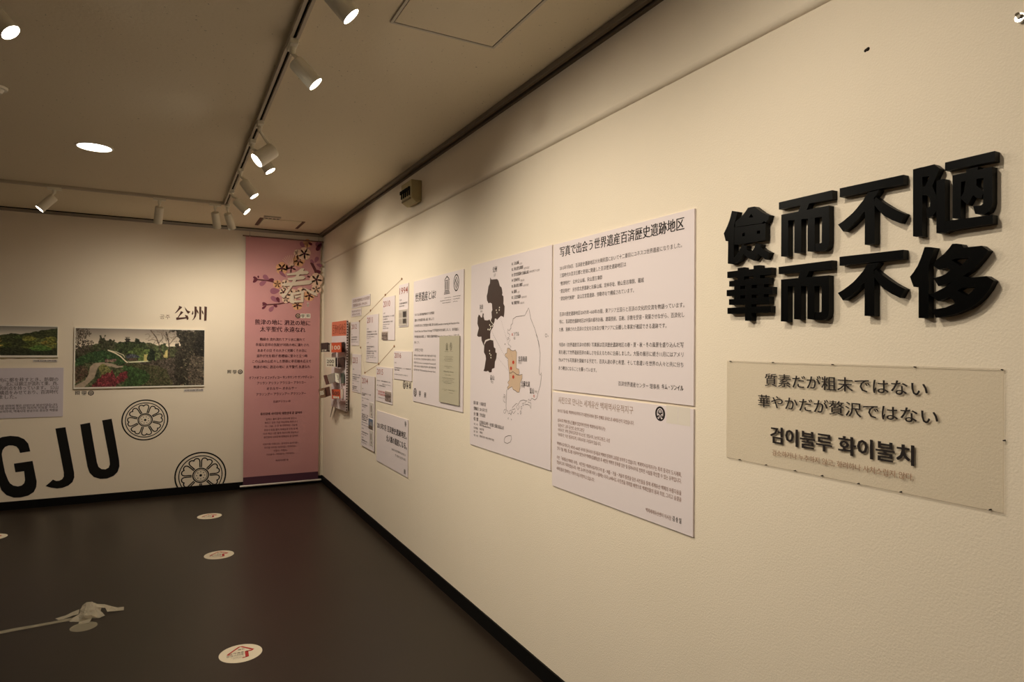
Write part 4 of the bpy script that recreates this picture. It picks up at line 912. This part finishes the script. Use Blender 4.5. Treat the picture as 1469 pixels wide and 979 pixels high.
for st, xa, xb, y in (('鴨緑水 流れ流れてアリ水に触れて', 248, 732, 372), ('幸福な吉祥の気配が河南の地に満たされ', 200, 778, 430), ('ああその日 その大きく光輝くその日に', 222, 752, 492), ('温祚が光を掲げ 慰禮城に堂々と立つ時', 210, 760, 550),
                      ('この山あの山広々した野原に草花樹木応えて', 165, 800, 608), ('熊津の地に 泗沘の地に 太平聖代 永遠なれ', 178, 790, 668), ('オファオファ オファディヨー サンササンサ サンサディヨー', 130, 830, 782), ('アリラン アリラン アラリヨー アラリヨー', 216, 745, 840),
                      ('オホルサー オホルサー', 320, 645, 900), ('アラソンアー アラソンアー アラソンアー', 208, 745, 960)):
    bt(k, b5, st, xa, xb, y, y, .032, serif=.02)
bt(ks, b6, '百済アリラン 中', 362, 535, 124, 124, .024, serif=.04)
bt(k, b6, '웅진땅에 사비땅에 태평성대 끝 없어라', 234, 652, 247, 243, .028, serif=.05)
for st, xa, xb, y in (('압록수 흘러 흘러 아리수에 닿으니', 290, 595, 297), ('복되고 길한 기운 하남땅에 채우나니', 278, 606, 332), ('아~ 그날, 그 큰 빛 찬란하던 그날에', 280, 602, 366), ('온조가 빛을 들어 위례성에 우뚝 설 때', 272, 608, 404), ('이산 저산 너른 들에 화초수목 화답하고', 262, 616, 440), ('웅진땅에 사비땅에 태평성대 끝 없어라', 268, 612, 476),
                      ('어화어화 어화디요~ 상사상사 상사디요~', 260, 618, 545), ('아리랑 아리랑 아라리요~ 아라리요~', 274, 598, 580), ('어절사~ 어절사~', 368, 508, 615), ('아라송아~ 아라송아~ 아라송아~', 294, 580, 650), ('백제아리랑 中', 388, 514, 714)):
    bt(ks, b6, st, xa, xb, y, y, .022)
k.build('lettering', mat('ink_plum', (72, 40, 46), .7, .2), BN); ks.build('lettering', mat('ink_plum_soft', (96, 58, 62), .7, .2), BN)

# ------------------------------------------------------------------ far wall: photographs
def noise2(h, w_, cell, seed=0):
    r_ = np.random.default_rng(seed); a = r_.random((int(h/cell)+3, int(w_/cell)+3))
    y = np.arange(h)/cell; x = np.arange(w_)/cell; yi = y.astype(int); xi = x.astype(int); fy = (y-yi)[:, None]; fx = (x-xi)[None, :]
    fy = fy*fy*(3-2*fy); fx = fx*fx*(3-2*fx)
    return (a[yi][:, xi]*(1-fy)*(1-fx)+a[yi+1][:, xi]*fy*(1-fx)+a[yi][:, xi+1]*(1-fy)*fx+a[yi+1][:, xi+1]*fy*fx)
class Pic:
    def __init__(s, W_, H_, k): s.k = k; s.w = int(W_*k); s.h = int(H_*k); s.a = np.zeros((s.h, s.w, 3)); s.Y, s.X = np.mgrid[0:s.h, 0:s.w]/k
    def n(s, cell, seed=0): return noise2(s.h, s.w, max(1.2, cell*s.k), seed)
    def mask(s, pts, wob=0, seed=1, cell=18):
        x = s.X; y = s.Y
        if wob: x = x+(s.n(cell, seed)-.5)*wob; y = y+(s.n(cell, seed+50)-.5)*wob
        m = np.zeros_like(s.X, bool); N = len(pts)
        for i in range(N):
            (x0, y0), (x1, y1) = pts[i], pts[(i+1) % N]
            if y0 == y1: continue
            c = ((y0 > y) != (y1 > y)) & (x < (x1-x0)*(y-y0)/(y1-y0)+x0); m ^= c
        return m
    def fill(s, pts, col, col2=None, wob=0, seed=1, cell=14, wc=18, dens=1.0):
        m = s.mask(pts, wob, seed, wc); t = s.n(cell, seed+7)[..., None]
        if dens < 1: m &= s.n(5, seed+31) < dens
        c = np.array(col)*(1-t)+np.array(col2 if col2 else col)*t; s.a = np.where(m[..., None], c, s.a)
    def line(s, pts, w_, col):
        for i in range(len(pts)-1):
            (x0, y0), (x1, y1) = pts[i], pts[i+1]; dx, dy = x1-x0, y1-y0; L2 = dx*dx+dy*dy
            t = np.clip(((s.X-x0)*dx+(s.Y-y0)*dy)/L2, 0, 1); d = np.hypot(s.X-x0-t*dx, s.Y-y0-t*dy)
            m = np.clip(w_/2+.6/s.k-d, 0, 1/s.k*1.0)*s.k; s.a = s.a*(1-m[..., None])+np.array(col)*m[..., None]
def picture1():
    p = Pic(1000, 460, .24*1.15); t = p.Y/150
    sky = np.array([112, 100, 90])*(1-np.clip(t, 0, 1))[..., None]+np.array([206, 188, 160])*np.clip(t, 0, 1)[..., None]; p.a = sky*(.93+.14*p.n(160, 3)[..., None])
    p.fill([(0,460),(0,160),(90,130),(200,112),(330,104),(430,100),(520,104),(640,130),(760,140),(1000,100),(1000,460)], (52,58,34), (78,82,48), 14, 4)
    p.fill([(180,150),(170,110),(185,60),(215,62),(235,80),(275,82),(290,120),(285,165),(230,170)], (70,66,44), (44,50,30), 34, 9, 10)
    p.fill([(290,170),(300,105),(370,100),(470,95),(520,110),(545,160),(500,190),(400,200)], (34,44,24), (58,70,36), 16, 11, 10)
    p.fill([(370,190),(440,150),(560,160),(600,200),(600,262),(480,262)], (86,106,44), (64,80,36), 14, 15)
    p.fill([(0,180),(110,150),(200,170),(240,190),(160,190),(60,270),(0,290)], (42,44,26), (70,64,44), 18, 13, 8)
    p.fill([(100,185),(200,168),(300,190),(380,250),(390,290),(300,275),(200,262),(90,262),(0,290),(0,240)], (36,64,34), (54,80,38), 10, 17)
    p.fill([(0,180),(0,0),(90,0),(115,40),(80,90),(130,100),(120,140),(60,190)], (58,48,38), (84,72,58), 24, 21, 6, 10, .62)
    p.fill([(215,262),(220,236),(300,240),(285,260)], (112,64,72), (84,84,50), 10, 5)
    p.line([(238,168),(290,190),(330,215),(370,255),(395,272)], 8, (196,178,146)); p.line([(238,168),(300,182),(352,205),(362,225)], 3, (214,198,164))
    p.fill([(368,218),(384,198),(430,196),(470,214),(478,228),(440,226),(380,232)], (66,70,82), (50,52,60)); p.fill([(378,232),(462,230),(460,250),(384,250)], (94,66,52), (70,56,44))
    p.line([(388,262),(480,258),(560,252)], 7, (212,200,160))
    p.fill([(358,82),(372,72),(395,74),(408,86),(398,88),(396,104),(368,104),(366,90)], (44,40,34)); p.line([(366,66),(396,66)], 4, (44,40,34))
    p.fill([(430,110),(445,70),(470,80),(480,120)], (50,54,34), (30,36,22), 14, 6)
    p.fill([(508,202),(538,198),(536,252),(510,256)], (176,160,84), (150,140,66)); p.fill([(662,160),(694,150),(692,226),(660,228)], (188,172,98), (160,140,70))
    p.fill([(535,250),(540,190),(560,150),(585,160),(600,210),(598,258)], (26,36,24), (40,52,32), 16, 3, 8)
    p.fill([(590,160),(600,130),(680,112),(700,150),(660,210),(600,240)], (48,60,36), (90,98,52), 22, 23, 8)
    p.fill([(480,262),(600,250),(720,225),(820,215),(820,330),(600,330),(440,300)], (84,70,58), (54,48,38), 18, 25, 4)
    p.fill([(380,262),(500,280),(720,300),(1000,320),(1000,460),(340,460),(330,300)], (56,62,32), (76,66,44), 10, 27, 12)
    p.fill([(330,300),(370,288),(440,300),(520,330),(560,370),(540,420),(440,460),(330,460),(400,380)], (52,84,34), (40,58,28), 12, 29, 14)
    p.fill([(560,260),(700,240),(800,220),(820,460),(740,460),(700,330)], (88,74,62), (50,44,36), 26, 31, 4)
    p.fill([(700,0),(1000,0),(1000,460),(760,460),(745,330),(760,250),(770,130),(800,90),(770,40)], (34,32,24), (64,56,44), 44, 33, 6)
    p.fill([(860,460),(850,330),(880,230),(930,160),(1000,120),(1000,460)], (50,44,36), (96,82,66), 20, 35, 5)
    p.fill([(900,120),(960,0),(1000,0),(1000,200),(930,220)], (26,24,20), (46,40,32), 30, 37, 8)
    for i in range(70):
        x, y = rng.random()*190+800, rng.random()*330+120; p.line([(x, y), (x+rng.random()*14-4, y+rng.random()*12)], 3+rng.random()*3, (110+rng.random()*30, 96+rng.random()*24, 78) if i % 2 else (24, 22, 18))
    BR = (74, 58, 46)
    p.line([(668,240),(640,180),(622,110),(600,60),(560,10)], 7, BR); p.line([(622,110),(655,70),(640,10)], 4, BR); p.line([(706,240),(708,160),(700,90),(680,20)], 8, BR); p.line([(706,120),(740,80),(765,50)], 4, BR)
    p.line([(700,90),(660,40),(655,0)], 3, BR); p.line([(610,90),(575,80),(540,90)], 3, BR); p.line([(706,140),(750,160),(790,150)], 3, BR)
    for i in range(46):
        x, y = 540+rng.random()*240, rng.random()*120; a = rng.random()*6.3; p.line([(x, y), (x+26*math.cos(a), y+22*math.sin(a))], 1.8, (92, 76, 62))
    p.fill([(0,460),(0,440),(70,400),(100,350),(105,300),(135,268),(200,262),(262,270),(320,292),(350,290),(350,302),(300,306),(240,290),(190,282),(165,300),(150,340),(140,380),(80,440),(60,460)], (150,128,104), (132,114,92), 3, 41)
    p.fill([(0,420),(0,300),(60,290),(95,300),(92,350),(60,395)], (72,68,42), (94,60,48), 10, 43, 8)
    p.fill([(190,345),(170,330),(175,290),(195,275),(235,290),(265,330),(260,350),(200,380),(160,420)], (122,116,54), (84,88,42), 12, 45, 8)
    p.fill([(100,460),(150,420),(190,370),(240,340),(275,330),(290,350),(300,390),(330,350),(370,335),(388,350),(384,385),(340,420),(300,440),(270,460)], (136,34,44), (80,36,34), 18, 47, 6)
    p.fill([(270,330),(300,320),(340,335),(320,355),(300,380),(285,350)], (84,94,46), (60,70,36), 8, 49, 8)
    g_ = p.a.mean(axis=2, keepdims=True); p.a = g_+(p.a-g_)*.68; dk = (g_ < 88)
    p.a = np.where(dk, p.a*(.62+.80*p.n(6, 61)[..., None])*(.75+.5*p.n(14, 62)[..., None]), p.a*1.08)*1.22; return np.clip(p.a, 0, 255)
def picture2():     # river bank below a wooded hill; the left part lies beyond the frame
    p = Pic(1000, 420, .22); t = np.clip(p.Y/160, 0, 1)[..., None]
    p.a = np.array([128,122,114])*(1-t)+np.array([214,204,186])*t; p.a = p.a*(.94+.12*p.n(140, 5)[..., None])
    p.fill([(0,150),(300,140),(560,150),(600,130),(680,100),(740,110),(820,80),(900,50),(1000,20),(1000,420),(0,420)], (48,52,28), (30,34,20), 14, 3, 12)
    p.fill([(0,290),(560,290),(580,300),(620,420),(0,420)], (176,166,150), (150,140,124), 6, 9)
    for i in range(46):
        x = 430+rng.random()*560; y = 150+rng.random()*170; r_ = 26+rng.random()*34; c = [(96,96,36), (72,80,34), (120,104,40), (58,70,32), (84,92,44)][i % 5]
        p.fill([(x+r_*math.cos(a/8*6.283), y+r_*.8*math.sin(a/8*6.283)) for a in range(8)], c, tuple(v*.45 for v in c), 14, 60+i, 12)
    p.fill([(600,310),(640,300),(1000,330),(1000,420),(610,420)], (24,28,18), (40,42,26), 16, 71); p.fill([(800,320),(820,280),(900,270),(960,300),(940,345),(830,350)], (66,92,34), (40,60,26), 18, 73)
    g_ = p.a.mean(axis=2, keepdims=True); p.a = g_+(p.a-g_)*.75; p.a = np.where(g_ < 112, p.a*(1.0+1.1*p.n(8, 63)[..., None]), p.a)*1.12; return np.clip(p.a, 0, 255)
def framed(label, ro, ri, img, off=.0):
    T_ = thing('framed_photo', label, 'picture', P3('B', (ro[0]+ro[1])/2, ro[2], 0))
    o = slab('B', *ro, .001, .014).build('mount_board', M_PAPER, T_); fix_normals(o)
    # wavy paper lip under the mount
    u0, u1 = ro[0], ro[1]; n = 30; v = []; 
    for i in range(n+1):
        u = u0+(u1-u0)*i/n; d = .006+.010*abs(math.sin(i*.9+label.__len__()))*random.random()
        v += [P3('B', u, ro[2]+.002, .010), P3('B', u, ro[2]-d, .004)]
    mesh('paper_lip', v, [(2*i, 2*i+1, 2*i+3, 2*i+2) for i in range(n)], mat('lip_cream', (196, 180, 140), .7, .2), T_)
    paint('B', ri, .0146, img, 'photo_print', T_)
def bc(x, y): return onB(100+x/7.345, 460+y/7.345, .014)
a, b, c, d = bc(48, 66), bc(1426, 100), bc(40, 715), bc(1420, 703)
ro = ((a[0]+c[0])/2, (b[0]+d[0])/2, (c[1]+d[1])/2, (a[1]+b[1])/2)
a, b, c, d = bc(64, 76), bc(1422, 108), bc(52, 698), bc(1412, 688)
ri = ((a[0]+c[0])/2, (b[0]+d[0])/2, (c[1]+d[1])/2, (a[1]+b[1])/2)
framed('large landscape photo of a garden path and stone wall, on the far wall', ro, ri, picture1())
def bd(x, y): return onB(x/6.318, 455+y/6.318, .014)
a, c, = bd(528, 80), bd(524, 365); a2, c2 = bd(522, 90), bd(518, 352)
W1 = ro[1]-ro[0]
z1a = (bd(0, 72)[1]+a[1])/2; z0a = (c[1]+bd(0, 368)[1])/2
framed('landscape photo of a wooded hill by water, cut by the left frame edge', (a[0]-W1, a[0], z0a, z1a), (a2[0]-W1+.02, a2[0], z0a+.018, z1a-.010), picture2())
# captions under the photographs
for (xa, ya), (xb, yb_), q, st, lab in (((1203, 724), (1410, 746), bc, '公山城 公山山城 / 公州 公山城', 'tiny grey caption strip under the garden photo'), ((298, 388), (516, 408), bd, '公山城 公山山城 / 公州 公山城', 'tiny grey caption strip under the hill photo')):
    p, s_ = q(xa, ya), q(xb, yb_); r = (p[0], s_[0], s_[1], p[1])
    T_ = board('caption_strip', lab, 'caption', 'B', r, .004, mat('caption_grey', (206, 198, 194), .6, .3)); k = Ink('B', .0055); k.text(st, r[0]+.008, r[1]-.008, r[2]+.006, (r[3]-r[2])*.55, serif=.04); k.build('lettering', MATS['ink_grey'], T_)
# partly visible text panel at the left edge
a, c = bd(578, 462), bd(566, 905); z1p = (a[1]+bd(0, 462)[1])/2; z0p = (c[1]+bd(0, 920)[1])/2; ur = (a[0]+c[0])/2
r = (ur-1.25, ur, z0p, z1p)
T_ = board('text_board', 'grey-lilac text panel below the hill photo at the left frame edge', 'panel', 'B', r, .005, mat('board_lilac', (208, 198, 206), .6, .3)); k = Ink('B', .006); ks = Ink('B', .006)
um = bd(526, 600)[0]
for st, y in (('百済が漢城(ソウル)から熊津(公州)に都を移すとき、防御の', 585), ('ための要所になっており、王城でした。 北には錦江が流れて東、西、', 622), ('南は山に囲まれ、防御に有利な地理的利点を持っています。 公山', 660), ('城は土城と石城があるという独特の構造をみせており、百済時代', 700)):
    z = (bd(526, y)[1]+bd(0, y+3)[1])/2; k.text(st, um-.96, um, z, .036, serif=.02)
z = bd(140, 742)[1]; k.text('の王宮としての条件を満たしました。', um-.96, bd(148, 740)[0], z, .036, serif=.02)
for st, y in (('백제가 한성(서울)에서 웅진(공주)으로 도읍을 옮길 때, 방어를 위하여 쌓은 산성으로 왕성이었습니다.', 812), ('북쪽으로는 금강이 흐르고 동, 서, 남쪽은 산으로 둘러싸여 방어에 유리한 지리적 이점을 가지고', 836), ('있습니다. 공산성은 토성과 석성이 함께 있는 독특한 구조를 보여주며, 백제시대 왕궁으로 중요한 역할을', 862)):
    z = (bd(522, y)[1]+bd(0, y+4)[1])/2; ks.text(st, um-1.02, um, z, .023, serif=.04)
k.build('lettering', mat('ink_slate', (84, 74, 76), .7, .2), T_); ks.build('lettering', MATS['ink_slate'], T_)

# ------------------------------------------------------------------ far wall: vinyl lettering and roundels
def g8(x, y): return onB(x/3.058, 400+y/3.058)
def g5(x, y): return onB(220+x/8.162, 430+y/8.162)
def vinyl(name, label, cat, pts_list, mm, group=None, th=.0016, wall='B'):
    zs = [p[1] for q in pts_list for p in q]; us = [p[0] for q in pts_list for p in q]
    g = Geo(); [prism(g, wall, q, .0002, th) for q in pts_list]
    lo = P3(wall, sum(us)/len(us), min(zs), 0)
    g.v = [v_-lo for v_ in g.v]; o = mesh(name, g.v, g.f, mm); o.location = lo; return tag(o, label, cat, group)
def arcpts(f, pts, n=5): return [f(*p) for p in pts]
vinyl('wall_letter', 'tilted big black letter U on the far wall, rightmost of the row', 'letter', [arcpts(g8, [(352,640),(395,632),(410,720),(425,805),(432,826),(446,836),(463,837),(477,829),(482,815),(480,792),(464,708),(448,622),(490,615),(507,708),(523,800),(524,824),(516,848),(498,866),(470,877),(440,879),(412,871),(393,852),(384,826),(367,733)])], M_VINYL, 'big black wall letters')
vinyl('wall_letter', 'tilted big black letter J on the far wall', 'letter', [arcpts(g8, [(243,658),(287,652),(306,750),(325,850),(326,872),(318,893),(300,908),(275,918),(250,921),(222,917),(200,910),(216,897),(232,882),(246,888),(260,887),(273,880),(280,868),(280,850),(262,755)])], M_VINYL, 'big black wall letters')
vinyl('wall_letter', 'tilted big black letter G cut by the left frame edge', 'letter', [arcpts(g8, [(133,758),(88,765),(82,748),(72,737),(56,732),(38,732),(22,739),(12,752),(8,770),(12,800),(22,850),(36,885),(44,898),(58,908),(78,912),(95,908),(106,898),(110,884),(106,845),(68,850),(61,812),(143,800),(152,845),(161,890),(159,915),(148,937),(124,952),(92,960),(60,961),(28,950),(6,928),(-6,895),(-14,850),(-24,800),(-32,750),(-28,722),(-12,704),(10,695),(45,690),(80,693),(106,704),(124,724)])], M_VINYL, 'big black wall letters')
def crx(x, y): return g5(x, y)
GZ = [[(300,72),(338,88),(330,100),(300,125),(275,150),(250,163),(252,158),(280,125),(298,92)], [(362,75),(372,95),(400,128),(432,140),(425,152),(408,166),(400,158),(378,125)], [(322,135),(352,148),(340,162),(310,190),(295,212),(380,205),(382,212),(368,178),(402,188),(412,215),(408,236),(392,238),(388,222),(270,240),(266,212),(285,208),(310,165)],
      [(482,80),(508,84),(506,160),(498,200),(475,232),(450,245),(470,220),(482,180)], [(538,80),(562,86),(560,236),(538,236)], [(598,80),(628,86),(622,248),(594,250)], [(460,130),(468,140),(468,168),(455,182),(448,165),(456,150)], [(508,112),(526,140),(530,165),(518,158),(508,140)], [(568,120),(584,145),(588,178),(574,165),(566,145)]]
us = [[crx(*p) for p in q] for q in GZ]
T_ = vinyl('wall_title', 'brown two-character serif title on the far wall above the garden photo', 'title', us, mat('vinyl_brown', (74, 42, 34), .6, .3), th=.003)
k = Ink('B', .0012); p, q = g5(76, 234), g5(195, 226); k.text('공주', p[0], q[0], (p[1]+q[1])/2, g5(100, 180)[1]-g5(100, 234)[1])
o = k.build('wall_title', mat('vinyl_taupe', (132, 106, 88), .6, .3)); tag(o, 'small thin Korean place name left of the brown title', 'title')
def roundel(c, R_, rot, label, clip=None):
    T_ = thing('lotus_roundel', label, 'wall decal', P3('B', c[0], max(c[1]-R_, .076), 0), 'lotus roundels'); S = R_/206.0
    k = Ink('B', .0010, clip)
    k.ring(c, 201*S, 12*S, 72); k.ring(c, 172*S, 8*S, 72); k.build('outer_ring', M_VINYL, T_)
    k = Ink('B', .0010, clip)
    k.ring(c, 62*S, 10*S, 48); k.ring(c, 50*S, 4.5*S, 48); k.disc(c, 11*S, n=16)
    for i in range(8):
        a = rot+i*math.pi/4+.39; k.disc((c[0]+32*S*math.cos(a), c[1]+32*S*math.sin(a)), 4.5*S, n=8)
    k.build('hub', M_VINYL, T_)
    for i in range(8):
        k = Ink('B', .0010+.00003*i, clip); a = rot+i*math.pi/4; ca, sa = math.cos(a), math.sin(a)
        half = [(68, 22), (90, 30), (112, 39), (130, 43), (145, 38), (152, 24), (150, 10), (143, 1)]
        pts = half+[(x, -y) for x, y in half[::-1]]
        k.stroke([(c[0]+S*(ca*x-sa*y), c[1]+S*(sa*x+ca*y)) for x, y in catmull(pts, 3)], 9.5*S)
        k.disc((c[0]+S*ca*142, c[1]+S*sa*142), 6*S, n=8)
        if clip is None or c[1]+S*sa*60 > clip-.02: k.build('petal', M_VINYL, T_)
c1 = onB(208.3, 602.8); R1 = (onB(242, 602)[0]-onB(174.6, 602)[0])/2
R1b = (onB(208, 573.2)[1]-onB(208, 631.5)[1])/2; Rr1 = (R1+R1b)/2
roundel(c1, Rr1, math.radians(96), 'whole black lotus roundel on the far wall right of the letter U')
c2 = onB(287.9, 682.3); R2 = (onB(324.8, 690)[0]-onB(250.6, 690)[0])/2
roundel(c2, R2, math.radians(68), 'lower lotus roundel cut off by the black baseboard', clip=.0755)

# ------------------------------------------------------------------ wall box near the ceiling
OX = .02; D = .075
fr = [onR(560+x/16.32, 250+y/16.32, OX+D) for x, y in ((243, 262), (482, 132), (490, 590), (256, 640))]
uL = (fr[0][0]+fr[3][0])/2; uR = (fr[1][0]+fr[2][0])/2; zT = (fr[0][1]+fr[1][1])/2; zM = (fr[2][1]+fr[3][1])/2
zT = min(zT, ZC-.03)
WB = thing('wall_box', 'beige wedge-shaped wall unit with small dark slots, high on the right wall', 'wall box', P3('R', (uL+uR)/2, zM-.02, OX), None)
zB = zM-.025
v = [P3('R', uL, zT, OX+D), P3('R', uR, zT, OX+D), P3('R', uR, zM, OX+D*.92), P3('R', uL, zM, OX+D*.92), P3('R', uR-.01, zB, OX+D*.45), P3('R', uL+.01, zB, OX+D*.45),
     P3('R', uR, zT, OX), P3('R', uL, zT, OX), P3('R', uR, zB+.01, OX), P3('R', uL, zB+.01, OX)]
o = mesh('box_body', v, [(0, 3, 2, 1), (3, 5, 4, 2), (5, 9, 8, 4), (1, 2, 4, 8, 6), (0, 7, 9, 5, 3), (0, 1, 6, 7), (6, 8, 9, 7)], mat('box_beige', (176, 162, 122), .6, .3), WB); fix_normals(o); bevel(o, .004)
g = Geo(); zs = zT-(zT-zM)*.52
for i in range(5):
    u = uL+(uR-uL)*(.02 if i == 0 else .22+.19*(i-1)); x = XR-OX-D
    g.box(x-.006, x+.002, -u-.016, -u+.016, zs, zs+.022); g.box(x-.004, x+.002, -u-.012, -u-.004, zs-.035, zs)
g.build('slot_tab', M_SLOT, WB)
g = Geo(); g.box(XR-OX-D-.002, XR-OX-D+.002, -uR+.02, -uL-.02, zs-.062, zs-.052); g.build('seam', mat('seam_brown', (118, 104, 76), .7, .2), WB)

# ------------------------------------------------------------------ floor stickers
def sticker(cx, cy, R_, label, rot=.0):
    T_ = thing('floor_sticker', label, 'floor sticker', (cx, cy, 0), 'round floor stickers')
    g = Geo(); g.cyl((cx, cy, .0002), (cx, cy, .0010), R_, n=48); g.build('disc', mat('sticker_cream', (222, 210, 186), .55, .3), T_)
    tr = lambda x, y: (cx+R_*(x*math.cos(rot)-y*math.sin(rot)), cy+R_*(x*math.sin(rot)+y*math.cos(rot)))
    k = Ink('F', .0013)
    P = [(-.42, .02), (-.62, .06), (-.56, .12), (.0, .74), (.10, .74), (.60, .16), (.50, .10), (.26, .10)]
    k.stroke([tr(*p) for p in P], [.07*R_, .08*R_, .09*R_, .09*R_, .10*R_, .12*R_, .12*R_, .10*R_]); k.stroke([tr(.28, .13), tr(.25, -.52)], .16*R_); k.stroke([tr(.28, -.50), tr(.02, -.55)], .08*R_)
    k.build('arrow_outline', mat('sticker_red', (176, 44, 40), .6, .3), T_)
    k = Ink('F', .0013)
    for st, x0, x1, y, h in (('展示', -.10, .22, .34, .16), ('世界遺産', -.52, .16, .0, .17), ('百済の四季', -.66, .14, -.24, .19), ('EXHIBITION', -.46, .12, -.38, .07), ('세계유산 백제의 사계', -.40, .12, -.52, .08)):
        a, b = tr(x0, y), tr(x1, y); k.text(st, a[0], b[0], a[1], h*R_, thick=.004)
    k.build('lettering', mat('sticker_grey', (110, 98, 88), .6, .3), T_)
sticker(.325, 3.388, .098, 'round cream floor sticker with a red arrow, nearest the camera')
sticker(.333, 5.043, .098, 'round cream floor sticker with a red arrow, middle of three in line')
sticker(.331, 6.215, .098, 'round cream floor sticker with a red arrow, farthest one near the far wall')
p = onZ(-12, 771.5, 0); sticker(p.x, p.y, .098, 'floor sticker just showing at the left frame edge')

# ------------------------------------------------------------------ clear tape on the floor
def tape_mat(name, tr_, c):
    m = bpy.data.materials.new(name); m.use_nodes = True; nt = m.node_tree; b = nt.nodes['Principled BSDF']; b.inputs['Base Color'].default_value = rgb(c); b.inputs['Roughness'].default_value = .28
    t = nt.nodes.new('ShaderNodeBsdfTransparent'); mx = nt.nodes.new('ShaderNodeMixShader'); mx.inputs[0].default_value = tr_; o = nt.nodes['Material Output']
    nt.links.new(t.outputs[0], mx.inputs[1]); nt.links.new(b.outputs[0], mx.inputs[2]); nt.links.new(mx.outputs[0], o.inputs[0]); return m
MT = tape_mat('clear_tape', .26, (214, 204, 176)); MT2 = tape_mat('crumpled_tape', .46, (222, 212, 188))
def fp(x, y, z=0.0): return onZ(x/7.732, 850+y/7.732, z)
TP = thing('tape_wad', 'crumpled wad of clear tape with loose flaps lying on the dark floor', 'tape', fp(950, 290))
pts = [((912,150), .030), ((965,112), .050), ((1022,108), .054), ((1075,128), .040), ((1130,150), .026), ((1120,205), .020), ((1165,258), .010), ((1090,288), .004), ((1020,290), .006), ((990,340), .003), ((940,350), .002), ((865,358), .001), ((880,325), .004), ((770,328), .001), ((800,290), .006), ((870,250), .014), ((890,200), .022), ((990,200), .050), ((1010,250), .030), ((930,260), .034), ((940,190), .048), ((1060,190), .040)]
V = [fp(p[0], p[1]+0, 0)+Vector((0, 0, 0)) for p, h in pts]
V = []
for (x, y), h in pts:
    V.append(fp(x, y, h*.8))
F = [(0, 1, 20), (1, 17, 20), (1, 2, 17), (2, 21, 17), (2, 3, 21), (3, 4, 21), (4, 5, 21), (5, 6, 21), (6, 7, 21), (7, 18, 21), (21, 18, 17), (17, 18, 19), (17, 19, 20), (20, 19, 16), (0, 20, 16), (16, 19, 15), (15, 19, 12), (19, 18, 12), (18, 8, 12), (7, 8, 18), (8, 9, 12), (9, 10, 12), (10, 11, 12), (12, 13, 15), (13, 14, 15)]
o = mesh('crumple', V, F, MT2, TP); sb = o.modifiers.new('sub', 'SUBSURF'); sb.subdivision_type = 'SIMPLE'; sb.levels = 2; sb.render_levels = 2
tx = bpy.data.textures.new('wrinkle', 'CLOUDS'); tx.noise_scale = .03; dm = o.modifiers.new('wr', 'DISPLACE'); dm.texture = tx; dm.strength = .012; dm.mid_level = .4
so = o.modifiers.new('so', 'SOLIDIFY'); so.thickness = .0006
def flap(ptsz, name, m, lb=None):
    V = [fp(x, y, z) for x, y, z in ptsz]; n = len(V)//2
    o = mesh(name, V, [(i, i+1, 2*n-2-i, 2*n-1-i) for i in range(n-1)], m, TP); s_ = o.modifiers.new('so', 'SOLIDIFY'); s_.thickness = .0008
    if lb: o['label'] = lb
flap([(1060,130,.034), (1160,136,.028), (1240,158,.012), (1305,172,.003), (1375,163,.001), (1372,202,.001), (1300,208,.003), (1190,218,.006), (1168,175,.022), (1070,170,.03)], 'tape_flap', MT2)
flap([(880,190,.022), (800,222,.012), (730,258,.006), (612,292,.001), (650,308,.001), (700,300,.001), (800,262,.004), (870,245,.010)], 'tape_flap', MT2)
g = Geo(); c = fp(928, 386); g.cyl(c+Vector((0, 0, .0006)), c+Vector((0, 0, .0016)), (fp(1060, 380)-fp(796, 380)).length/2, n=40); g.build('tape_disc', MT, TP)['label'] = 'flat translucent round patch'
g = Geo(); V = []
path = [(800, 300), (700, 318), (560, 345), (420, 370), (280, 395), (140, 420), (0, 448), (-200, 484)]
for i, (x, y) in enumerate(path):
    tw = [15, 14, 13, 14, 15, 16, 17, 18][i]; V += [fp(x, y-tw, .004 if i % 2 else .001), fp(x, y+tw, .001 if i % 2 else .004)]
T_ = thing('tape_strip', 'long twisted strip of clear tape running left across the floor', 'tape', fp(0, 448))
o = mesh('strip', V, [(2*i, 2*i+1, 2*i+3, 2*i+2) for i in range(len(path)-1)], MT, T_); s_ = o.modifiers.new('so', 'SOLIDIFY'); s_.thickness = .0006

# ------------------------------------------------------------------ small things on the right wall
p = onR(1245, 70.5); c = P3('R', p[0], p[1], 0)
g = Geo(); g.cyl(c, c-Vector((.003, 0, 0)), .0050, .0030, n=12); g.cyl(c+Vector((0, .006, -.001)), c+Vector((-.002, .006, -.001)), .0042, .002, n=10)
g.v = [a-c for a in g.v]; o = mesh('wall_speck', g.v, g.f, mat('speck_dark', (46, 38, 32), .9, .1)); o.location = c; tag(o, 'small dark speck high on the right wall above the characters', 'speck')
p = onR(1467, 27); c = P3('R', p[0], p[1], 0)
T_ = thing('wall_hook', 'small chrome hook on the right wall at the right frame edge', 'hook', c)
g = Geo(); g.cyl(c, c-Vector((.012, 0, 0)), .009, n=20); g.build('hook_plate', mat('chrome', (210, 210, 210), .15, .5, 1.0), T_)
g = Geo(); g.cyl(c-Vector((.010, 0, 0)), c-Vector((.022, 0, -.004)), .004, n=12); g.build('hook_arm', MATS['chrome'], T_)
load_texts()
for fn in LATER: fn()
print('tris', sum(len(o.data.polygons) for o in COL.objects if o.type == 'MESH'))
